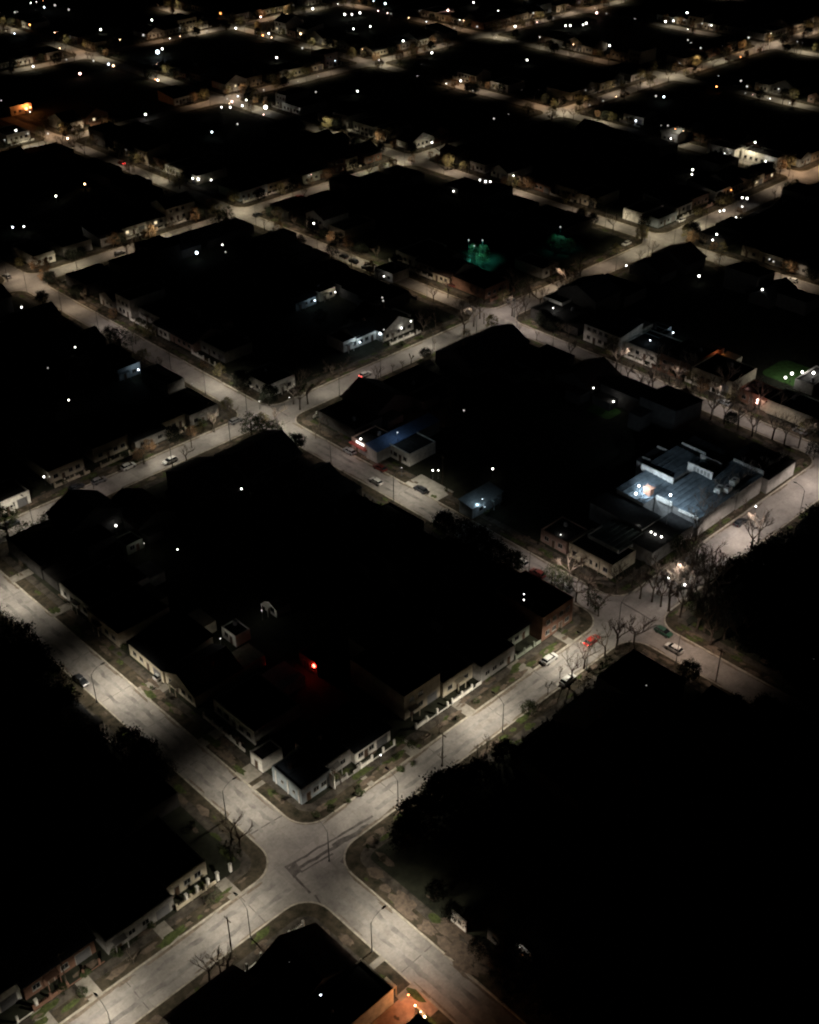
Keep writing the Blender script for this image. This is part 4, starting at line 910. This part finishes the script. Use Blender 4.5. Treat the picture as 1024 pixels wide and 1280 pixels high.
# bottom: orange-lit entrance
t = house('dark house with orange-lit side entrance at the bottom edge', (-9.6, -30.5, .131), SIDES['R'], 7.5, 14, 3.6, 'flat', 'cream', None, 2, annex=False, gate=False, seed=51, nwin=2)
t = house('cream house with terrace glowing orange at the bottom edge', (-9.8, -44.5, .131), SIDES['R'], 9, 14, 3.6, 'flat', 'cream', None, 2, annex=False, gate=True, seed=52, nwin=1)
st_ = MB(); st_.add([(-20, -40, .139), (-5, -40, .139), (-5, -34.3, .139), (-20, -34.3, .139)], [(0,1,2,3)]); struct('patio', st_.mesh('patio', mat('terracotta_patio', (.3, .2, .15), .85, .3, .8)))
m = MB(); m.box(-15, -8, -39.6, -39.3, .14, 1.4); m.box(-8, -7.7, -39.6, -37.4, .14, 1.2)
t = thing('garden_wall', 'low wall along the orange-lit terrace at the bottom edge', 'wall'); ob('wall', m.mesh('wall', WALLS['cream']), t)
for px, py, s, e, w_ in [(519,1257,1.0,110,'upper'),(526,1265,.9,110,'middle'),(531,1271,1.3,220,'lowest')]: yard_lamp(px, py, 'warm', s, e, '%s of three amber lamps over the terrace at the bottom edge' % w_, 2.6)
L_ = point('orange', 600); lo = thing('porch_light', 'orange porch light hidden under the bottom edge terrace eave', 'lamp', (-8.2, -36.2, 3.0)); ob('bulb', bulb(.12, 'orange'), lo); q = bpy.data.objects.new('lamp_light', L_); COL.objects.link(q); q.parent = lo; q.location = (.4, 0, .2)
# white corner house in the middle
t = house('white corner house with flat roof by the centre-left crossing', (102.0+5, 136.3, .131), 0, 10, 11.5, 3.6, 'flat', 'white', None, 2, annex=False, gate=False, seed=61, nwin=2)
for y in (2.5, 5.5, 9): ob('window', W_STD, t, T=Matrix.Translation((-5, y, 1.6)) @ Matrix.Rotation(-PI/2, 4, 'Z'))
yard_lamp(324, 502, 'dim', .3, 170, 'faint lamp before the left wall of the white corner house', 3.4); yard_lamp(362, 497, 'dim', .3, 170, 'faint lamp before the right wall of the white corner house', 3.4)  # both lamps are added to brighten the white walls
# corner house by the right crossing, long wall to the street
t = house('long beige corner house with blind arches by the right crossing', (103.6, 17.0, .131), SIDES['L'], 13, 9, 3.4, 'flat', 'cream', None, 2, annex=False, gate=False, seed=62, nwin=4)
pr = MB()
for k in range(5): pr.box(-6.2+k*2.9, -5.9+k*2.9, -.3, -.01, 0, 3.3)
ob('pilaster', pr.mesh('pilaster', WALLS['cream']), t)
t = house('pink house with a white lamp beside the beige corner house', (103.5, 28.2, .131), SIDES['L'], 8, 8, 3.2, 'flat', 'pink', None, 2, annex=False, gate=False, seed=63, nwin=2)
yard_lamp(701, 669, 'white', 1.1, 30, 'white lamp on the pink house beside the beige corner house', 3.2)
# ------------------------------------------------------------------ hall with lit roof bays
ht = thing('industrial_hall', 'large hall of stepped grey roof bays lit blue-white from one corner', 'hall', (0, 0, .131))
M_HROOF = mat('hall_sheet_roof', (.15, .185, .21), .75, .35, .5); M_HWALL = WALLS['grey']
def bay(u0, u1, v0, v1, h, slope=0.0, ribs=True, lip=None, rmat=None):
    m = MB(); m.add([(u0,v0,0),(u1,v0,0),(u1,v1,0),(u0,v1,0),(u0,v0,h),(u1,v0,h),(u1,v1,h+slope),(u0,v1,h+slope)], [(0,1,5,4),(1,2,6,5),(2,3,7,6),(3,0,4,7)]); ob('wall', m.mesh('wall', M_HWALL if h > 5 else WALLS['grey']), ht)
    q = MB(); z0, z1 = h+.01, h+slope+.01
    q.add([(u0-.15,v0-.15,z0),(u1+.15,v0-.15,z0),(u1+.15,v1+.15,z1),(u0-.15,v1+.15,z1),(u0-.15,v0-.15,z0+.15),(u1+.15,v0-.15,z0+.15),(u1+.15,v1+.15,z1+.15),(u0-.15,v1+.15,z1+.15)], [(3,2,1,0),(4,5,6,7),(0,1,5,4),(1,2,6,5),(2,3,7,6),(3,0,4,7)])
    if ribs:
        n = int((v1-v0)/1.45)
        for k in range(n):
            v = v0 + .6 + k*1.45; z = z0 + .16 + slope*(v-v0)/(v1-v0); q.box(u0-.1, u1+.1, v-.09, v+.09, z-.02, z+.17)
    ob('roof', q.mesh('roof', rmat or M_HROOF), ht)
    for (a, b, c, d, hh) in (lip or []):
        p = MB(); p.box(a, b, c, d, h-.2, h+hh); ob('parapet', p.mesh('parapet', WALLS['white']), ht)
bay(127.5, 139.6, 19.6, 28, 5.6, .6, lip=[(139.7, 140.1, 19.8, 29.6, 1.9)])
bay(131.5, 148.0, 14.2, 19.0, 5.9, .3, lip=[(131.1, 131.5, 14.0, 18.6, 1.0), (148.1, 148.5, 13.8, 21.2, 2.2)])
bay(131.8, 148.6, 6.4, 13.8, 5.4, .5, lip=[(131.4, 131.8, 6.4, 12.0, .5)])
bay(140.3, 156, 21.6, 30, 5.2, .5, lip=[(155.8, 156.2, 16, 22.5, 1.3)])
bay(148.9, 160, 6.2, 15.4, 5.4, .3, lip=[(160.1, 160.5, 6.2, 15.2, 1.2)])
bay(149, 155.6, 15.8, 21.2, 5.2, .3)
bay(144, 152.6, 30.4, 34, 4.6, .3, lip=[(152.7, 153.1, 29.9, 34, 1.0), (145.6, 146, 30.4, 33.6, .9)], rmat=ROOFS['metal'])
bay(156.4, 164, 20, 30, 5.0, .4, lip=[(158.2, 158.6, 22.4, 30, 1.0)], rmat=ROOFS['metal'])
bay(119.5, 127.2, 14, 30, 4.6, .3, rmat=ROOFS['felt'], ribs=False); bay(161, 174, 4.8, 18, 4.2, .3, rmat=ROOFS['felt'], ribs=False)
bay(114.3, 131, 7.0, 13.7, 3.9, .2, rmat=ROOFS['felt'], ribs=False)
m = MB(); 
for k in range(5): m.box(148.0-.06, 148.085, 14.5+k*1.05, 15.1+k*1.05, 6.5, 7.6)
ob('louvre', m.mesh('louvre', M_FRAME), ht)
m = MB(); m.box(130.8, 132.4, 20.3, 22.3, 5.7, 7.7); m.box(130.65, 132.55, 20.15, 22.45, 7.701, 7.85); t = thing('rooftop_tank', 'orange-red brick box standing on the brightest hall roof bay', 'water tank', (0, 0, .131)); ob('tank', m.mesh('tank', mat('orange_brick', (.36, .19, .13), .85, .3, 2)), t)
def ac(u, v, z, lab):
    m = MB(); m.box(-1.2, 1.2, -.8, .8, .2, 1.3); m.box(-1.1, -.9, -.7, .7, 0, .2); m.box(.9, 1.1, -.7, .7, 0, .2); t = thing('roof_unit', lab, 'air unit', (u, v, z), .1); ob('casing', m.mesh('casing', WALLS['white']), t)
    f = MB(); f.lathe([(.45, 1.301), (.45, 1.36), (.1, 1.38)], 14); ob('fan_cowl', f.mesh('fan_cowl', M_POLE), t)
ac(151, 9, 5.85, 'upper grey ventilation unit on the lit hall roof'); ac(144.5, 9.3, 6.4, 'lower grey ventilation unit on the lit hall roof'); ac(146.3, 8.0, 6.3, 'small grey ventilation unit next to the lower one on the hall roof')
t = house('low building with greenish dim roof before the hall', (109, 14, .131), SIDES['L'], 10.5, 8, 3.6, 'flat', 'bluish', None, 2, annex=False, gate=False, seed=71, nwin=2, roofmat=mat('greenish_roof', (.12, .15, .14), .8)) if False else None
bay(108.6, 118.6, 12.6, 21.6, 4.0, .2, rmat=mat('greenish_roof', (.12, .15, .14), .8), lip=[(108.3, 108.6, 12.6, 21.6, .7), (108.6, 114, 21.7, 22.0, .7)])
def flood(u, v, z, e, aim, lab, ang=110, col=(.72, .87, 1)):
    t = thing('floodlight', lab, 'floodlight', (u, v, z), 0, 'floodlights of the hall'); m = MB(); m.box(-.2, .2, -.16, .16, -.1, .12); m.tube([(0,0,-(z-4.2 if z > 9 else 2)),(0,0,-.1)], [.09,.05], 6); ob('casing', m.mesh('casing', M_POLE), t)
    b = ob('globe', bulb(.3, 'cool'), t, (0, 0, .35)); L = bpy.data.lights.new('flood_beam', 'SPOT'); L.energy = e; L.color = col; L.spot_size = math.radians(ang); L.spot_blend = .8; L.shadow_soft_size = .2
    o = bpy.data.objects.new('flood_beam', L); COL.objects.link(o); o.parent = t; o.location = (.3, 0, .75)
    d = (Vector(aim) - Vector((u, v, z+.75))).normalized(); o.rotation_euler = d.to_track_quat('-Z', 'Y').to_euler()
flood(129.0, 22.6, 8.6, 3600, (140, 18, 5.5), 'blue-white floodlight beside the orange box on the hall roof', 165)
flood(126.0, 11.5, 12.5, 5200, (143, 14, 5), 'second blue-white floodlight at the lower end of the hall roof', 140)
yard_lamp(795, 617, 'cool', 1.8, 160, 'cold white lamp at the left foot of the orange rooftop box', 6.7)
for px, py, s, w_ in [(814,665,1.3,'left'),(819,668,1.1,'middle'),(827,671,1.3,'right'),(798,658,.8,'small upper')]: yard_lamp(px, py, 'white', s, 25, '%s bright white lamp in the yard gap before the hall' % w_, 4.6)
# glaring lamps in the trees by the right crossing
for px, py, s, lab, e in [(836,722,1.5,'larger glaring white lamp among bare trees at the right crossing',420),(856,731,1.4,'smaller glaring white lamp behind bare trees at the right crossing',380),(945,633,1.2,'white lamp in the tree by the upper right street bend',90)]: yard_lamp(px, py, 'white', s, e, lab, 5.0)
